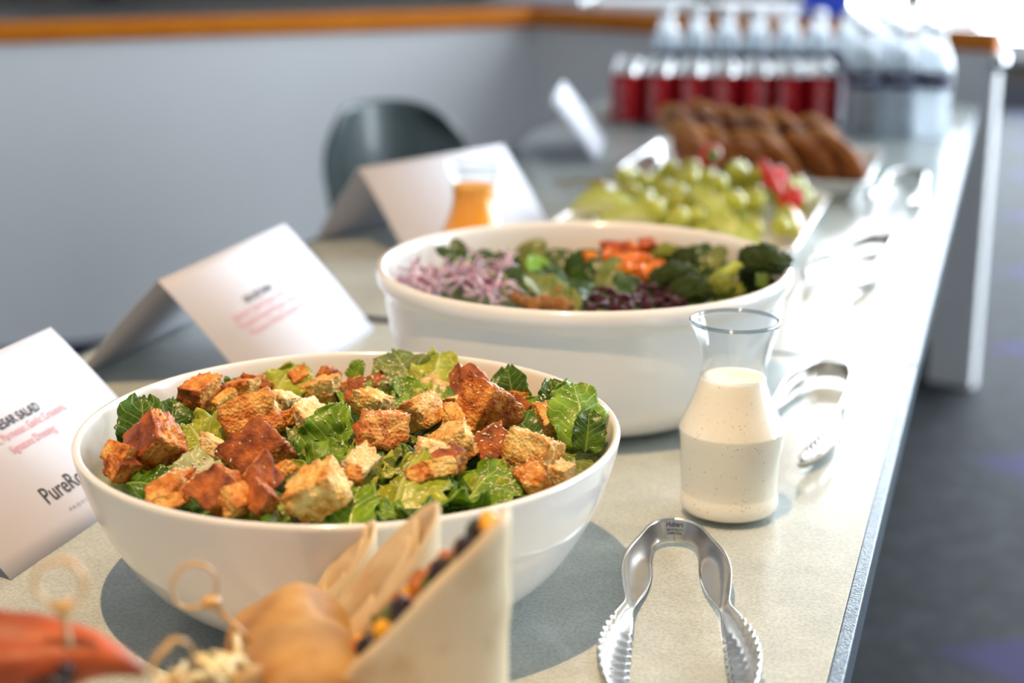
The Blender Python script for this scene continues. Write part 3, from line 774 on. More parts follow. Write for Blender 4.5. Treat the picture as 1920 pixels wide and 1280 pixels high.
# bed of chopped leaves under the visible pieces
def bed(name, centre, r, z, amp, material, label, group=None):
    nr, na = 14, 56
    v, f = [(0, 0, z + amp)], []
    for i in range(1, nr + 1):
        for k in range(na):
            a = 2 * PI * k / na; rad = r * i / nr
            q = Vector((rad * math.cos(a), rad * math.sin(a), 0))
            v.append((q.x, q.y, z - .010 * (i / nr) ** 2 + amp * noise.noise(q * 45) + amp * .6 * noise.noise(q * 110)))
    for k in range(na): f.append((0, 1 + k, 1 + (k + 1) % na))
    for i in range(nr - 1):
        for k in range(na):
            a = 1 + i * na + k; b = 1 + i * na + (k + 1) % na
            f.append((a, a + na, b + na, b))
    o = from_data(name, v, f, material); o.location = centre; solid(o, .004, -1)
    return tag(o, label, 'salad', kind='stuff')
bed('romaine_bed', B1, .166, .098, .010, mat('bed_green', S(60, 98, 24), S(150, 170, 62), rough=.4, scale=60, bump=.5), 'chopped romaine showing in the gaps between croutons in the front bowl')

TONE = {'d': 'dark green', 'm': 'bright green', 'y': 'yellow-green', 'g': 'grey-green', 'w': 'pale ribbed'}
STYLE = {'u': 'upright', 's': 'slanting', 'f': 'frilly', 'c': 'cupped'}
leaves = []
for i, (x, y, z, s, t, k) in enumerate(LETTUCE):
    big = 1.42
    Ln, W = s * big * R.uniform(1.0, 1.2), s * big * R.uniform(.8, 1.0)
    if k == 'u': par = (R.uniform(.5, 1.1), R.uniform(.2, .6), .05, .05); tilt = R.uniform(58, 80)
    elif k == 's': par = (R.uniform(.4, .9), R.uniform(-.2, .4), .05, .06); tilt = R.uniform(25, 45)
    elif k == 'f': par = (R.uniform(.5, 1.3), R.uniform(-.3, .5), .13, .10); tilt = R.uniform(20, 50)
    else: par = (R.uniform(.7, 1.2), R.uniform(-.45, -.1), .06, .05); tilt = R.uniform(22, 42)
    me = leaf_mesh('lettuce_leaf', 100 + i, Ln, W, par[0], par[1], par[2], par[3])
    me.materials.append(LEAF[t])
    yaw = YAW + math.radians(R.uniform(-45, 45)); roll = math.radians(R.uniform(-50, 50))
    if k == 'u': roll = math.radians(R.uniform(-20, 20))
    rot = (Matrix.Rotation(yaw, 4, 'Z') @ Matrix.Rotation(math.radians(tilt), 4, 'X') @ Matrix.Rotation(roll, 4, 'Z')).to_euler()
    o = obj('lettuce_leaf', me, B1 + Vector((x, y, z - .004 - (.004 if y > .09 else 0))), rot); solid(o, .0007)
    keep_inside(o, B1, in1)
    tag(o, '%s %s romaine piece %s front bowl' % (STYLE[k], TONE[t], zone(x, y)), 'lettuce', 'romaine in the front bowl')
    leaves.append(o)
# lower filler pieces glimpsed in the gaps: shared shapes
fill = []
for q in range(6):
    me = leaf_mesh('lettuce_leaf', 300 + q, .052, .042, R.uniform(.5, 1.2), R.uniform(-.3, .4), .10, .08, nu=14, nv=10)
    me.materials.append(LEAF['dmygdm'[q]]); fill.append(me)
for i in range(58):
    a = R.uniform(0, 2 * PI); r = .138 * math.sqrt(R.random())
    x, y = r * math.cos(a), r * math.sin(a)
    z = .097 + .010 * (1 - (r / .16) ** 2) + (.006 if y > .08 else 0)
    o = obj('lettuce_leaf', fill[i % 6], B1 + Vector((x, y, z)), (math.radians(R.uniform(-30, 40)), math.radians(R.uniform(-30, 30)), R.uniform(0, 6.28)), R.uniform(.6, .95)); solid(o, .0007)
    tag(o, '%s romaine piece lying low under croutons %s front bowl' % (TONE['dmygdm'[i % 6]], zone(x, y)), 'lettuce', 'lower romaine pieces')
unique_labels(leaves)

CRM = {
    'o': crumb_mat('crouton_orange', S(158, 70, 10), S(212, 126, 40), S(240, 182, 92)),
    'd': crumb_mat('crouton_dark', S(112, 44, 8), S(176, 86, 22), S(222, 144, 58)),
    'm': crumb_mat('crouton_mahogany', S(136, 56, 10), S(196, 106, 34), S(234, 166, 76)),
    'g': crumb_mat('crouton_golden', S(180, 98, 24), S(232, 172, 80), S(248, 216, 140)),
    'p': crumb_mat('crouton_pale', S(196, 122, 44), S(240, 206, 134), S(250, 232, 186))}
crust = mat('crouton_crust', S(92, 34, 8), S(194, 104, 40), rough=.5, scale=95, bump=.8, bscale=300, detail=8, spec=.35, lo=.3, hi=.7)
def crouton_mesh(seed, a, b, c, crusty):
    rr = random.Random(seed); off = Vector((seed * 2.1, seed * 1.3, seed * .7))
    bm = bmesh.new(); bmesh.ops.create_cube(bm, size=1)
    bmesh.ops.subdivide_edges(bm, edges=bm.edges, cuts=13, use_grid_fill=True)
    cu = rr.randrange(6)
    skew = [rr.uniform(-.22, .22) for _ in range(6)]
    for v in bm.verts:
        p_ = v.co.copy()
        # chipped corners
        l = max(abs(p_.x), abs(p_.y), abs(p_.z)); d = p_.normalized()
        p_ = p_ * .90 + d * .5 * .10 + (d * .5 - p_) * .06
        p_.x += skew[0] * p_.y + skew[1] * p_.z; p_.y += skew[2] * p_.z + skew[3] * p_.x; p_.z += skew[4] * p_.x * .6
        n1 = noise.noise(d * 1.9 + off); n2_ = noise.noise(d * 5.5 + off); n3_ = noise.noise(d * 13 + off)
        amp = .06 if crusty and [v.co.x > .49, v.co.x < -.49, v.co.y > .49, v.co.y < -.49, v.co.z > .49, v.co.z < -.49][cu] else .13
        bite = max(0.0, noise.noise(d * 2.6 - off) - .2) * (.35 if amp > .1 else .1)
        p_ *= 1 + .15 * n1 + amp * .62 * n2_ + amp * .5 * n3_ + amp * .36 * noise.noise(d * 27 + off) - bite
        v.co = (p_.x * a, p_.y * b, p_.z * c)
    bm.normal_update()
    bm.faces.ensure_lookup_table()
    axes = [Vector((1, 0, 0)), Vector((-1, 0, 0)), Vector((0, 1, 0)), Vector((0, -1, 0)), Vector((0, 0, 1)), Vector((0, 0, -1))]
    if crusty:
        for f_ in bm.faces:
            if f_.normal.dot(axes[cu]) + .35 * noise.noise(f_.calc_center_median().normalized() * 4 + off) > .62: f_.material_index = 1
    me = bpy.data.meshes.new('crouton'); bm.to_mesh(me); bm.free()
    for p_ in me.polygons: p_.use_smooth = True
    return me, axes[cu]
CT = {'o': 'orange-toasted', 'd': 'dark-toasted', 'm': 'mahogany-crusted', 'g': 'golden', 'p': 'pale cream'}
crs = []
for i, (x, y, z, s, t) in enumerate(CROUTONS):
    e_ = s * 1.14
    crusty = t in 'md' or R.random() < .3
    me, ax = crouton_mesh(500 + i, e_ * R.uniform(.9, 1.1), e_ * R.uniform(.7, .95), e_ * R.uniform(.62, .85), crusty)
    me.materials.append(CRM[t]); me.materials.append(crust)
    if crusty and t in 'md':
        want = (Vector((R.uniform(-.5, .5), -.75, .55)) if R.random() < .8 else Vector((.4, .2, .8))).normalized()
        rot = ax.rotation_difference(want).to_matrix().to_4x4()
        rot = (Matrix.Rotation(R.uniform(-.8, .8), 4, want) @ rot).to_euler()
    else: rot = (R.uniform(-.6, .6), R.uniform(-.6, .6), R.uniform(0, 6.28))
    o = obj('crouton', me, B1 + Vector((x, y, z - .001 - (.004 if y > .09 else 0) + R.uniform(-.002, .004))), rot)
    sz = 'big' if s > .028 else ('small' if s < .0165 else 'medium')
    tag(o, '%s %s crouton %s front bowl' % (sz, CT[t], zone(x, y)), 'crouton', 'croutons in the front bowl')
    crs.append(o)
unique_labels(crs)

# grated parmesan lying on the leaves
bpy.context.view_layer.update()
dg = bpy.context.evaluated_depsgraph_get()
fv, ff = [], []
spots = [(-.017, .130, .030, 170), (-.085, -.075, .022, 120), (-.075, -.10, .014, 60), (.105, .06, .03, 90), (.14, .0, .02, 80), (.04, -.05, .02, 70), (.10, .02, .025, 80), (.125, -.03, .02, 60), (0, 0, .14, 160), (-.13, .02, .02, 50), (.01, .02, .03, 50)]
for (cx, cy, sd, n) in spots:
    for _ in range(int(n * 2.2)):
        x, y = R.gauss(cx, sd * .6), R.gauss(cy, sd * .6)
        if math.hypot(x, y) > .158: continue
        ok, loc, nrm, idx, ho, mtx = scene.ray_cast(dg, B1 + Vector((x, y, .20)), Vector((0, 0, -1)))
        if not ok or ho.name.startswith('serving') or nrm.z < .15: continue
        s = R.uniform(.0004, .0010); l = s * R.uniform(1, 2.6)
        q = nrm.orthogonal().normalized(); q = Matrix.Rotation(R.uniform(0, 6.28), 3, nrm) @ q; w = nrm.cross(q)
        c0 = loc + nrm * s * .5 - B1
        b0 = len(fv)
        for dz in (-.5, .5):
            for (i_, j_) in ((-1, -1), (1, -1), (1, 1), (-1, 1)): fv.append(c0 + q * l * .5 * i_ * R.uniform(.7, 1.2) + w * s * .5 * j_ + nrm * s * .7 * dz)
        for q_ in ((0, 3, 2, 1), (4, 5, 6, 7), (0, 1, 5, 4), (1, 2, 6, 5), (2, 3, 7, 6), (3, 0, 4, 7)): ff.append(tuple(b0 + t_ for t_ in q_))
pm = from_data('grated_parmesan', fv, ff, mat('parmesan', S(238, 222, 176), S(246, 236, 204), rough=.5, scale=200, sss=.2, sss_s=.002), smooth=False)
pm.location = B1
tag(pm, 'grated parmesan crumbs sprinkled over the Caesar salad', 'cheese', kind='stuff')

# ------------------------------------------------------------------ vegetable salad in the deep bowl
bed('salad_bed', B2, .168, .100, .008, mat('bed_dark_green', S(34, 58, 18), S(96, 116, 44), rough=.4, scale=60, bump=.4), 'mixed leaves showing between the toppings in the deep bowl')
SP = {'d': leaf_mat('spinach_dark', S(30, 60, 10), S(58, 92, 20), S(120, 146, 60), rib=.05, nveins=5, transl=.2, rough=.28),
      'o': leaf_mat('spinach_olive', S(108, 120, 48), S(134, 144, 66), S(170, 178, 100), rib=.05, nveins=5),
      'b': leaf_mat('spinach_bright', S(96, 160, 26), S(140, 196, 50), S(200, 226, 120), rib=.06, nveins=5)}
SPW = {'d': 'dark green', 'o': 'olive underside', 'b': 'bright green'}
stem_m = mat('leaf_stem', S(170, 190, 90), S(190, 206, 120), rough=.4, scale=40)
spn = []
for i, (x, y, z, s, t) in enumerate(SPINACH):
    Ln = s * R.uniform(1.05, 1.25)
    o = empty('spinach_leaf', B2 + Vector((x, y, z + .002)))
    me = leaf_mesh('leaf_blade', 700 + i, Ln, Ln * R.uniform(.6, .75), R.uniform(.3, 1.0), R.uniform(-.1, .35), .03, .025, 'oval', 16, 10); me.materials.append(SP[t])
    b = obj('leaf_blade', me, (0, 0, 0), parent=o); solid(b, .0005)
    tube('stem', [(0, -Ln * .5, 0), (R.uniform(-.003, .003), -Ln * .72, .002), (R.uniform(-.006, .006), -Ln * .9, .005)], .0011, stem_m, o, 6)
    up = y > .03
    tilt = math.radians(R.uniform(35, 70) if up else R.uniform(15, 40))
    o.rotation_euler = (Matrix.Rotation(YAW + R.uniform(-.6, .6), 4, 'Z') @ Matrix.Rotation(tilt, 4, 'X') @ Matrix.Rotation(R.uniform(-.9, .9), 4, 'Z')).to_euler()
    tag(o, '%s spinach leaf %s deep bowl' % (SPW[t], zone(x, y)), 'spinach', 'spinach in the deep bowl'); spn.append(o)
unique_labels(spn)
onion_m = mat('red_onion', S(216, 192, 204), S(142, 74, 116), rough=.3, scale=38, detail=2, sss=.2, sss_s=.003, lo=.42, hi=.68)
oms = []
for q in range(8):
    rr = random.Random(40 + q); rad = rr.uniform(.018, .030); span = rr.uniform(1.6, 3.1)
    path = [(rad * math.cos(-span / 2 + span * k / 12), rad * math.sin(-span / 2 + span * k / 12), .004 * math.sin(k * .7 + q)) for k in range(13)]
    v, f = tube_data(path, [.0005] + [.0012] * 11 + [.0005], 6, 1.6)
    me = bpy.data.meshes.new('onion_sliver'); me.from_pydata([tuple(t_ - Vector((rad * .7, 0, 0))) for t_ in v], [], f)
    for p_ in me.polygons: p_.use_smooth = True
    me.materials.append(onion_m); oms.append(me)
for i, (x, y, z, s) in enumerate(ONION + ONION[::2]):
    dz = .010 * max(0, 1 - ((x + .105) ** 2 + (y + .01) ** 2) / .0045)
    stand = R.random() < .28
    o = obj('onion_sliver', oms[i % 8], B2 + Vector((x + R.uniform(-.008, .008), y + R.uniform(-.008, .008), z + dz + R.uniform(-.002, .006))),
            (R.uniform(.9, 1.6) if stand else R.uniform(-.5, .5), R.uniform(-.5, .5), R.uniform(0, 6.28)), R.uniform(.75, 1.05))
    tag(o, '%s sliver of purple onion %s deep bowl' % ('upright looping' if stand else 'flat-lying', zone(o.location.x - B2.x, o.location.y - B2.y)), 'onion', 'red onion slivers')
swm = mat('sweet_potato', S(216, 100, 12), S(240, 146, 36), rough=.4, scale=70, bump=.3, sss=.2, sss_s=.004)
swd = mat('sweet_potato_charred', S(140, 54, 10), S(214, 100, 22), rough=.42, scale=60, bump=.3)
sws = []
for i, (x, y, z, s) in enumerate(SWEET_POTATO):
    me, ax = crouton_mesh(900 + i, s, s * .85, s * .8, False); me.materials.append(swd if i in (2, 5, 3) else swm)
    o = obj('sweet_potato_cube', me, B2 + Vector((x, y, z + .006)), (R.uniform(-.5, .5), R.uniform(-.5, .5), R.uniform(0, 6)))
    tag(o, 'roasted %s sweet potato cube %s deep bowl' % ('dark-edged' if i in (2, 5, 3) else 'orange', zone(x, y)), 'sweet potato', 'sweet potato cubes'); sws.append(o)
unique_labels(sws)
flor_d = mat('broccoli_floret', S(40, 66, 12), S(112, 136, 40), rough=.6, scale=230, bump=.9, bscale=500, lo=.4, hi=.66)
flor_y = mat('broccoli_pale_floret', S(140, 160, 40), S(206, 214, 96), rough=.6, scale=200, bump=.8, bscale=450)
bstem = mat('broccoli_stem', S(150, 176, 56), S(190, 204, 96), rough=.4, scale=40)
brs = []
for i, (x, y, z, s, t) in enumerate(BROCCOLI):
    o = empty('broccoli_floret', B2 + Vector((x, y, z + .004)))
    rr = random.Random(60 + i)
    if t == 's':       # cut stem end towards the viewer
        tube('stem', [(-s * .6, -.004, -.008), (-s * .1, 0, .002), (s * .55, .002, .012)], [s * .16, s * .17, s * .2], bstem, o, 14)
        heads = [(-s * .55, .004, -.004, s * .5)]
    else:
        tube('stem', [(0, -.002, -s * .45), (0, 0, 0)], [s * .13, s * .2], bstem, o, 12)
        heads = [(s * .30 * math.cos(a), s * .30 * math.sin(a), s * .08 + s * .12 * rr.random(), s * .58) for a in (0.3, 1.6, 2.9, 4.1, 5.3)] + [(0, 0, s * .26, s * .6)]
    for q, (hx, hy, hz, hs) in enumerate(heads):
        me = lump_mesh('bud_cluster', i * 9 + q, 4, .25, 3.0, (1, 1, .85), .42, 9.0); me.materials.append(flor_y if t == 'y' else flor_d)
        obj('bud_cluster', me, (hx, hy, hz), (0, 0, rr.uniform(0, 6)), hs, o)
    o.rotation_euler = (rr.uniform(-.3, .3), rr.uniform(-.3, .3), rr.uniform(-.5, .5))
    tag(o, '%s %s deep bowl' % ({'d': 'dark green broccoli floret', 'y': 'pale yellow-green broccoli floret', 's': 'broccoli piece with pale cut stem'}[t], zone(x, y)), 'broccoli', 'broccoli in the deep bowl'); brs.append(o)
unique_labels(brs)
crm_ = mat('dried_cranberry', S(44, 8, 14), S(94, 18, 28), rough=.28, scale=120, bump=.6, bscale=260)
cms = [lump_mesh('dried_cranberry', 70 + q, 3, .35, 2.6, (1.15, .8, .6), .18, 6) for q in range(5)]
for me in cms: me.materials.append(crm_)
for i, (x, y, z, s) in enumerate(CRANBERRY):
    o = obj('dried_cranberry', cms[i % 5], B2 + Vector((x + R.uniform(-.004, .004), y + R.uniform(-.004, .004), z + .003 + R.uniform(-.002, .004))), (R.uniform(0, 6), R.uniform(-.5, .5), R.uniform(0, 6)), s * 1.05)
    tag(o, 'dark red dried cranberry in the patch at front of deep bowl', 'cranberry', 'dried cranberries')
wm = mat('walnut', S(168, 96, 40), S(222, 164, 92), rough=.5, scale=120, bump=.7)
wls = []
for i, (x, y, z, s) in enumerate(WALNUT):
    me = lump_mesh('walnut_piece', 80 + i, 4, .5, 3.2, (1.1, .8, .7), .3, 7); me.materials.append(wm)
    o = obj('walnut_piece', me, B2 + Vector((x, y, z + .003)), (R.uniform(0, 6), R.uniform(0, 1), R.uniform(0, 6)), s)
    tag(o, 'crumbled walnut piece between onion and cranberries in deep bowl', 'walnut', 'walnut pieces'); wls.append(o)
unique_labels(wls)

# ------------------------------------------------------------------ trays, fruit and cookies
def tray(loc, hx, hy, label, rz=0.0):
    v, f = [], []
    def ring(ax, ay, z, r):
        b = len(v); pts = []
        for (sx, sy, a0) in ((1, 1, 0), (-1, 1, PI / 2), (-1, -1, PI), (1, -1, 1.5 * PI)):
            for k in range(5):
                a = a0 + k * PI / 8
                pts.append((sx * (ax - r) + r * math.cos(a), sy * (ay - r) + r * math.sin(a), z))
        v.extend(pts); return b, len(pts)
    rs = [(hx * .80, hy * .80, .002, .02), (hx * .86, hy * .87, .004, .02), (hx * .93, hy * .94, .022, .022), (hx * .965, hy * .968, .030, .022), (hx, hy, .032, .024)]
    bs = [ring(*r) for r in rs]
    f.append(tuple(range(bs[0][0], bs[0][0] + 20)))
    for (a, n), (b, _) in zip(bs, bs[1:]):
        for k in range(n): f.append((a + k, a + (k + 1) % n, b + (k + 1) % n, b + k))
    o = from_data('serving_tray', v, f, glaze); solid(o, .004, 1); bevel(o, .001)
    o.location = loc; o.rotation_euler.z = rz
    return tag(o, label, 'tray', 'white rectangular trays')
FT = Vector((-.425, 2.27, T + .003)); CT_ = Vector((-.412, 2.765, T + .003))
tray(FT, .175, .215, 'white rectangular tray of green grapes and melon')
tray(CT_, .205, .185, 'white rectangular tray of cookies in front of the soda cans')
grape_m = mat('green_grape', S(160, 164, 34), S(196, 196, 76), rough=.2, scale=60, sss=.35, sss_r=(.8, 1, .2), sss_s=.006, coat=.3)
gms = []
for q in range(3):
    me = lump_mesh('green_grape', 90 + q, 3, .05, 1.5, (1, 1, 1.18)); me.materials.append(grape_m); gms.append(me)
R = random.Random(5)
grapes = []
tries = 0
while len(grapes) < 96 and tries < 6000:
    tries += 1
    x, y = R.uniform(-.145, .14), R.uniform(-.16, .185)
    if x < -.03 and y < -.06: continue
    if x > .06 and y < -.10: continue
    r = R.uniform(.0125, .0155)
    z = .014 + r
    for (gx, gy, gz, gr) in grapes:
        d2 = (gx - x) ** 2 + (gy - y) ** 2; s = (gr + r) * .93
        if d2 < s * s: z = max(z, gz + math.sqrt(s * s - d2))
    if z > .062 + .028 * math.exp(-((x - .02) ** 2 + (y - .09) ** 2) / .006): continue
    grapes.append((x, y, z, r))
for i, (x, y, z, r) in enumerate(grapes):
    o = obj('green_grape', gms[i % 3], FT + Vector((x, y, z)), (R.uniform(-1.2, 1.2), R.uniform(-1.2, 1.2), R.uniform(0, 6)), r * 2)
    side = 'left' if x < -.05 else ('right' if x > .05 else 'middle'); deep = 'back' if y > .07 else ('near' if y < -.02 else 'central')
    tag(o, 'round green grape %s at the %s %s of the fruit tray heap' % ('on top' if z > .050 else 'lying low', deep, side), 'grape', 'green grapes on the fruit tray')
gst = mat('grape_stem', S(120, 104, 50), S(146, 128, 70), rough=.6, scale=60)
for i, (x, y, z, a) in enumerate([(-.155, -.05, .075, 2.9), (-.10, -.07, .078, -.5)]):
    o = empty('grape_stem', FT + Vector((x, y, z)), a)
    tube('stalk', [(-.05, 0, .0), (-.01, .003, .004), (.04, -.002, -.004)], [.0014, .002, .0016], gst, o, 6)
    for k in range(4): tube('twig', [(-.03 + k * .02, 0, .002), (-.025 + k * .02, .014 * (-1) ** k, -.012)], .001, gst, o, 5)
    tag(o, ['thin brown grape stalk poking out at the left of the fruit tray', 'thin brown grape stalk lying over the melon'][i], 'stem')
mel = mat('honeydew', S(206, 208, 124), S(226, 228, 168), rough=.25, scale=30, sss=.3, sss_r=(.8, 1, .3), sss_s=.006, bump=.1)
rind = mat('honeydew_rind', S(170, 180, 76), S(190, 198, 100), rough=.4, scale=30)
can_m = mat('cantaloupe', S(238, 140, 76), S(244, 166, 104), rough=.3, scale=30, sss=.3, sss_s=.006)
red_m = mat('strawberry', S(190, 26, 28), S(220, 56, 44), rough=.25, scale=200, bump=.4)
redw = mat('strawberry_flesh', S(196, 60, 56), S(226, 120, 110), rough=.3, scale=60)
def wedge(name, loc, rot, ln, rad, m1, m2, label, cat, group):
    """melon slice: crescent with a flesh part and a rind part"""
    w = empty(name, loc); w.rotation_euler = rot
    n = 12
    def cres(nm, r0, r1, th, m_):
        v, f = [], []
        for i in range(n + 1):
            a = -1.15 + 2.3 * i / n; k = max(.12, math.cos(a * 1.25))
            for (r, s) in ((r0, -1), (r0, 1), (r1, 1), (r1, -1)):
                rr_ = r1 - (r1 - r) * k
                v.append((rr_ * math.sin(a), s * th * k, rr_ * math.cos(a) - rad))
        for i in range(n):
            for k in range(4): f.append((i * 4 + k, i * 4 + (k + 1) % 4, i * 4 + 4 + (k + 1) % 4, i * 4 + 4 + k))
        f.append((0, 1, 2, 3)); f.append((n * 4 + 3, n * 4 + 2, n * 4 + 1, n * 4))
        return bevel(from_data(nm, v, f, m_, w, smooth=False), .003)
    cres('flesh', rad * .52, rad * .97, ln, m1); cres('rind', rad * .95, rad, ln * .9, m2)
    return tag(w, label, cat, group)
wedge('melon_slice', FT + Vector((-.10, -.09, .066)), (.5, .1, .3), .013, .058, mel, rind, 'pale green melon slice at the left of the fruit tray', 'melon', 'melon slices')
wedge('melon_slice', FT + Vector((-.06, -.135, .058)), (.6, -.1, .15), .013, .058, mel, rind, 'pale green melon slice at the tray edge behind the deep bowl', 'melon', 'melon slices')
wedge('melon_slice', FT + Vector((.03, -.085, .074)), (.7, .35, -.7), .013, .055, mel, rind, 'pale green melon slice lying over the middle of the grapes', 'melon', 'melon slices')
wedge('melon_slice', FT + Vector((.07, -.15, .05)), (.9, .2, -.4), .014, .055, mel, rind, 'wet pale melon slice at the near right tray corner', 'melon', 'melon slices')
wedge('cantaloupe_slice', FT + Vector((.135, -.03, .042)), (.8, .3, -1.2), .014, .05, can_m, rind, 'orange melon slice by the right rim of the fruit tray', 'melon', 'melon slices')
def strawberry(loc, rot, s, label):
    b = empty('strawberry', loc); b.rotation_euler = rot
    lathe('berry', [(0, -.5 * s), (.12 * s, -.46 * s), (.3 * s, -.2 * s), (.42 * s, .12 * s), (.40 * s, .32 * s), (.24 * s, .44 * s), (0, .46 * s)], red_m, b, 20)
    v, f = [], []
    for k in range(6):
        a = k * PI / 3; c, s_ = math.cos(a), math.sin(a); b0 = len(v)
        v += [(0, 0, .47 * s), (.16 * s * c - .1 * s * s_, .16 * s * s_ + .1 * s * c, .5 * s), (.38 * s * c, .38 * s * s_, .42 * s), (.16 * s * c + .1 * s * s_, .16 * s * s_ - .1 * s * c, .5 * s)]
        f.append((b0, b0 + 1, b0 + 2, b0 + 3))
    solid(from_data('leaf_crown', v, f, mat('berry_leaf', S(70, 120, 30), rough=.5), b), .0008)
    tag(b, label, 'strawberry', 'strawberries')
strawberry(FT + Vector((-.008, .165, .085)), (1.3, .2, .6), .042, 'red strawberry at the back of the grapes before the cookies')
strawberry(FT + Vector((.105, .075, .070)), (1.4, .2, 2.4), .044, 'red strawberry at the right back of the grapes')
strawberry(FT + Vector((.135, .035, .050)), (1.2, .2, 2.0), .040, 'red strawberry at the right rim of the fruit tray')
w_ = wedge('watermelon_slice', FT + Vector((.098, .045, .088)), (.7, .5, -1.0), .008, .06, redw, red_m, 'pink and red fruit slice leaning on the grapes at the right', 'fruit', None)

cook = [mat('cookie_brown', S(150, 80, 30), S(182, 108, 46), rough=.65, scale=60, bump=.8, bscale=120),
        mat('cookie_tan', S(186, 116, 44), S(212, 148, 72), rough=.65, scale=60, bump=.8, bscale=120),
        mat('cookie_dark', S(104, 54, 28), S(144, 78, 40), rough=.65, scale=60, bump=.8, bscale=120)]
chip = mat('chocolate_chip', S(44, 24, 16), rough=.35)
def cookie_mesh(seed, r, th):
    bm = bmesh.new(); n, nr = 40, 7
    off = Vector((seed * 1.3, seed, 0))
    top = []
    prof = [(0, .5), (.25, .52), (.5, .5), (.72, .44), (.88, .28), (.97, .08), (1.0, -.12), (.96, -.36), (.85, -.5), (.5, -.5), (0, -.5)]
    v, f = lathe_data([(r * a, th * b) for a, b in prof], n)
    bv = [bm.verts.new(p) for p in v]
    for q in f: bm.faces.new([bv[i] for i in q])
    bmesh.ops.remove_doubles(bm, verts=bm.verts, dist=1e-6)
    for q in bm.verts:
        k = 1 + .06 * noise.noise(Vector((q.co.x, q.co.y, 0)) * 40 + off)
        q.co.x *= k; q.co.y *= k; q.co.z += .0022 * noise.noise(q.co * 90 + off)
    bmesh.ops.recalc_face_normals(bm, faces=bm.faces)
    me = bpy.data.meshes.new('cookie'); bm.to_mesh(me); bm.free()
    for p_ in me.polygons: p_.use_smooth = True
    return me
chip_me = lump_mesh('chocolate_chip', 3, 2, .2, 2); chip_me.materials.append(chip)
# rows of overlapping cookies running from the back of the tray to its front right
cl = []
ROWS = ['leftmost', 'second', 'third', 'fourth', 'fifth', 'rightmost']
for i in range(6):
    for k in range(4):
        r = .050 + .004 * math.sin(i * 2.1 + k)
        x = -.150 + i * .048 + k * .022 + .006 * math.sin(i * 3 + k); y = .115 - k * .068 + .01 * math.sin(i * 1.7)
        if x > .155: x = .155
        c = empty('cookie', CT_ + Vector((x, y, .066 - k * .007 + .006 * math.sin(i + k))))
        ax = Vector((.52 + .08 * math.sin(i * 2 + k), .62 + .06 * math.cos(i + 2 * k), .58)).normalized()
        c.rotation_euler = Vector((0, 0, 1)).rotation_difference(ax).to_euler()
        me = cookie_mesh(i * 4 + k, r, .022); me.materials.append(cook[(i * 3 + k * 2) % 3 if k else 1])
        b = obj('cookie_disc', me, (0, 0, 0), parent=c)
        for q_ in range(5):
            a = R.uniform(0, 6.28); q = r * math.sqrt(R.uniform(.05, .7))
            obj('chocolate_chip', chip_me, (q * math.cos(a), q * math.sin(a), -.0088 if q_ % 2 else .0092), sc=.009, parent=b)
        tag(c, 'brown cookie, %s in the %s overlapping row on the tray' % (['back one', 'second from back', 'second from front', 'front one'][k], ROWS[i]), 'cookie', 'cookies on the tray'); cl.append(c)
RANK += ['ninth from left', 'tenth from left']
unique_labels(cl)

# ------------------------------------------------------------------ soda cans
can_red, nt, N, L, p = nt_new('can_red_metal')
p.inputs['Base Color'].default_value = S(176, 8, 22); p.inputs['Metallic'].default_value = .45; p.inputs['Roughness'].default_value = .28
alu = mat('can_aluminium', (.78, .78, .78, 1), (.84, .84, .84, 1), rough=.22, metal=1, scale=60)
can_white = mat('can_white_print', S(226, 190, 192), rough=.4)
def make_can():
    c = empty('soda_can')
    lathe('can_body', [(.0325, .010), (.0330, .014), (.0330, .104), (.0318, .109)], can_red, c, 40)
    lathe('can_base', [(0, .006), (.020, .006), (.0235, .0), (.0255, .001), (.0325, .010)], alu, c, 40)
    lathe('can_lid', [(.0318, .109), (.0275, .1185), (.0275, .1215), (.0262, .1215), (.0250, .1170), (0, .1170)], alu, c, 40)
    boxes('pull_tab', [(-.006, .006, -.004, .016, .1175, .1186)], alu, c, .002)
    me = text_mesh('can_script', 'Coca-Cola', .076, .020, shear=.35, bold=.005)
    for q in me.vertices:
        a = -PI / 2 + q.co.y / .0332 - .35; z = .058 + q.co.x
        q.co = (.03325 * math.cos(a), .03325 * math.sin(a), z)
    me.materials.append(can_white)
    o = bpy.data.objects.new('can_script', me); COL.objects.link(o); o.parent = c
    return c
proto = make_can()
c0, c1 = Vector((-.772, 3.345, 0)), Vector((-.372, 3.418, 0))
dx = (c1 - c0) / 6; dy = Vector((-dx.y, dx.x, 0))
ROWW = ['front', 'second', 'third', 'back']
first = True
COLW = ['first', 'second', 'third', 'fourth', 'fifth', 'sixth', 'seventh']
for r in range(4):
    for k in range(7):
        c = proto if first else dup(proto); first = False
        p_ = c0 + dx * k + dy * r
        c.location = (p_.x, p_.y, T); c.rotation_euler.z = R.uniform(-.5, .6)
        tag(c, 'red soda can, %s from left in the %s row' % (COLW[k], ROWW[r]), 'can', 'red soda cans')

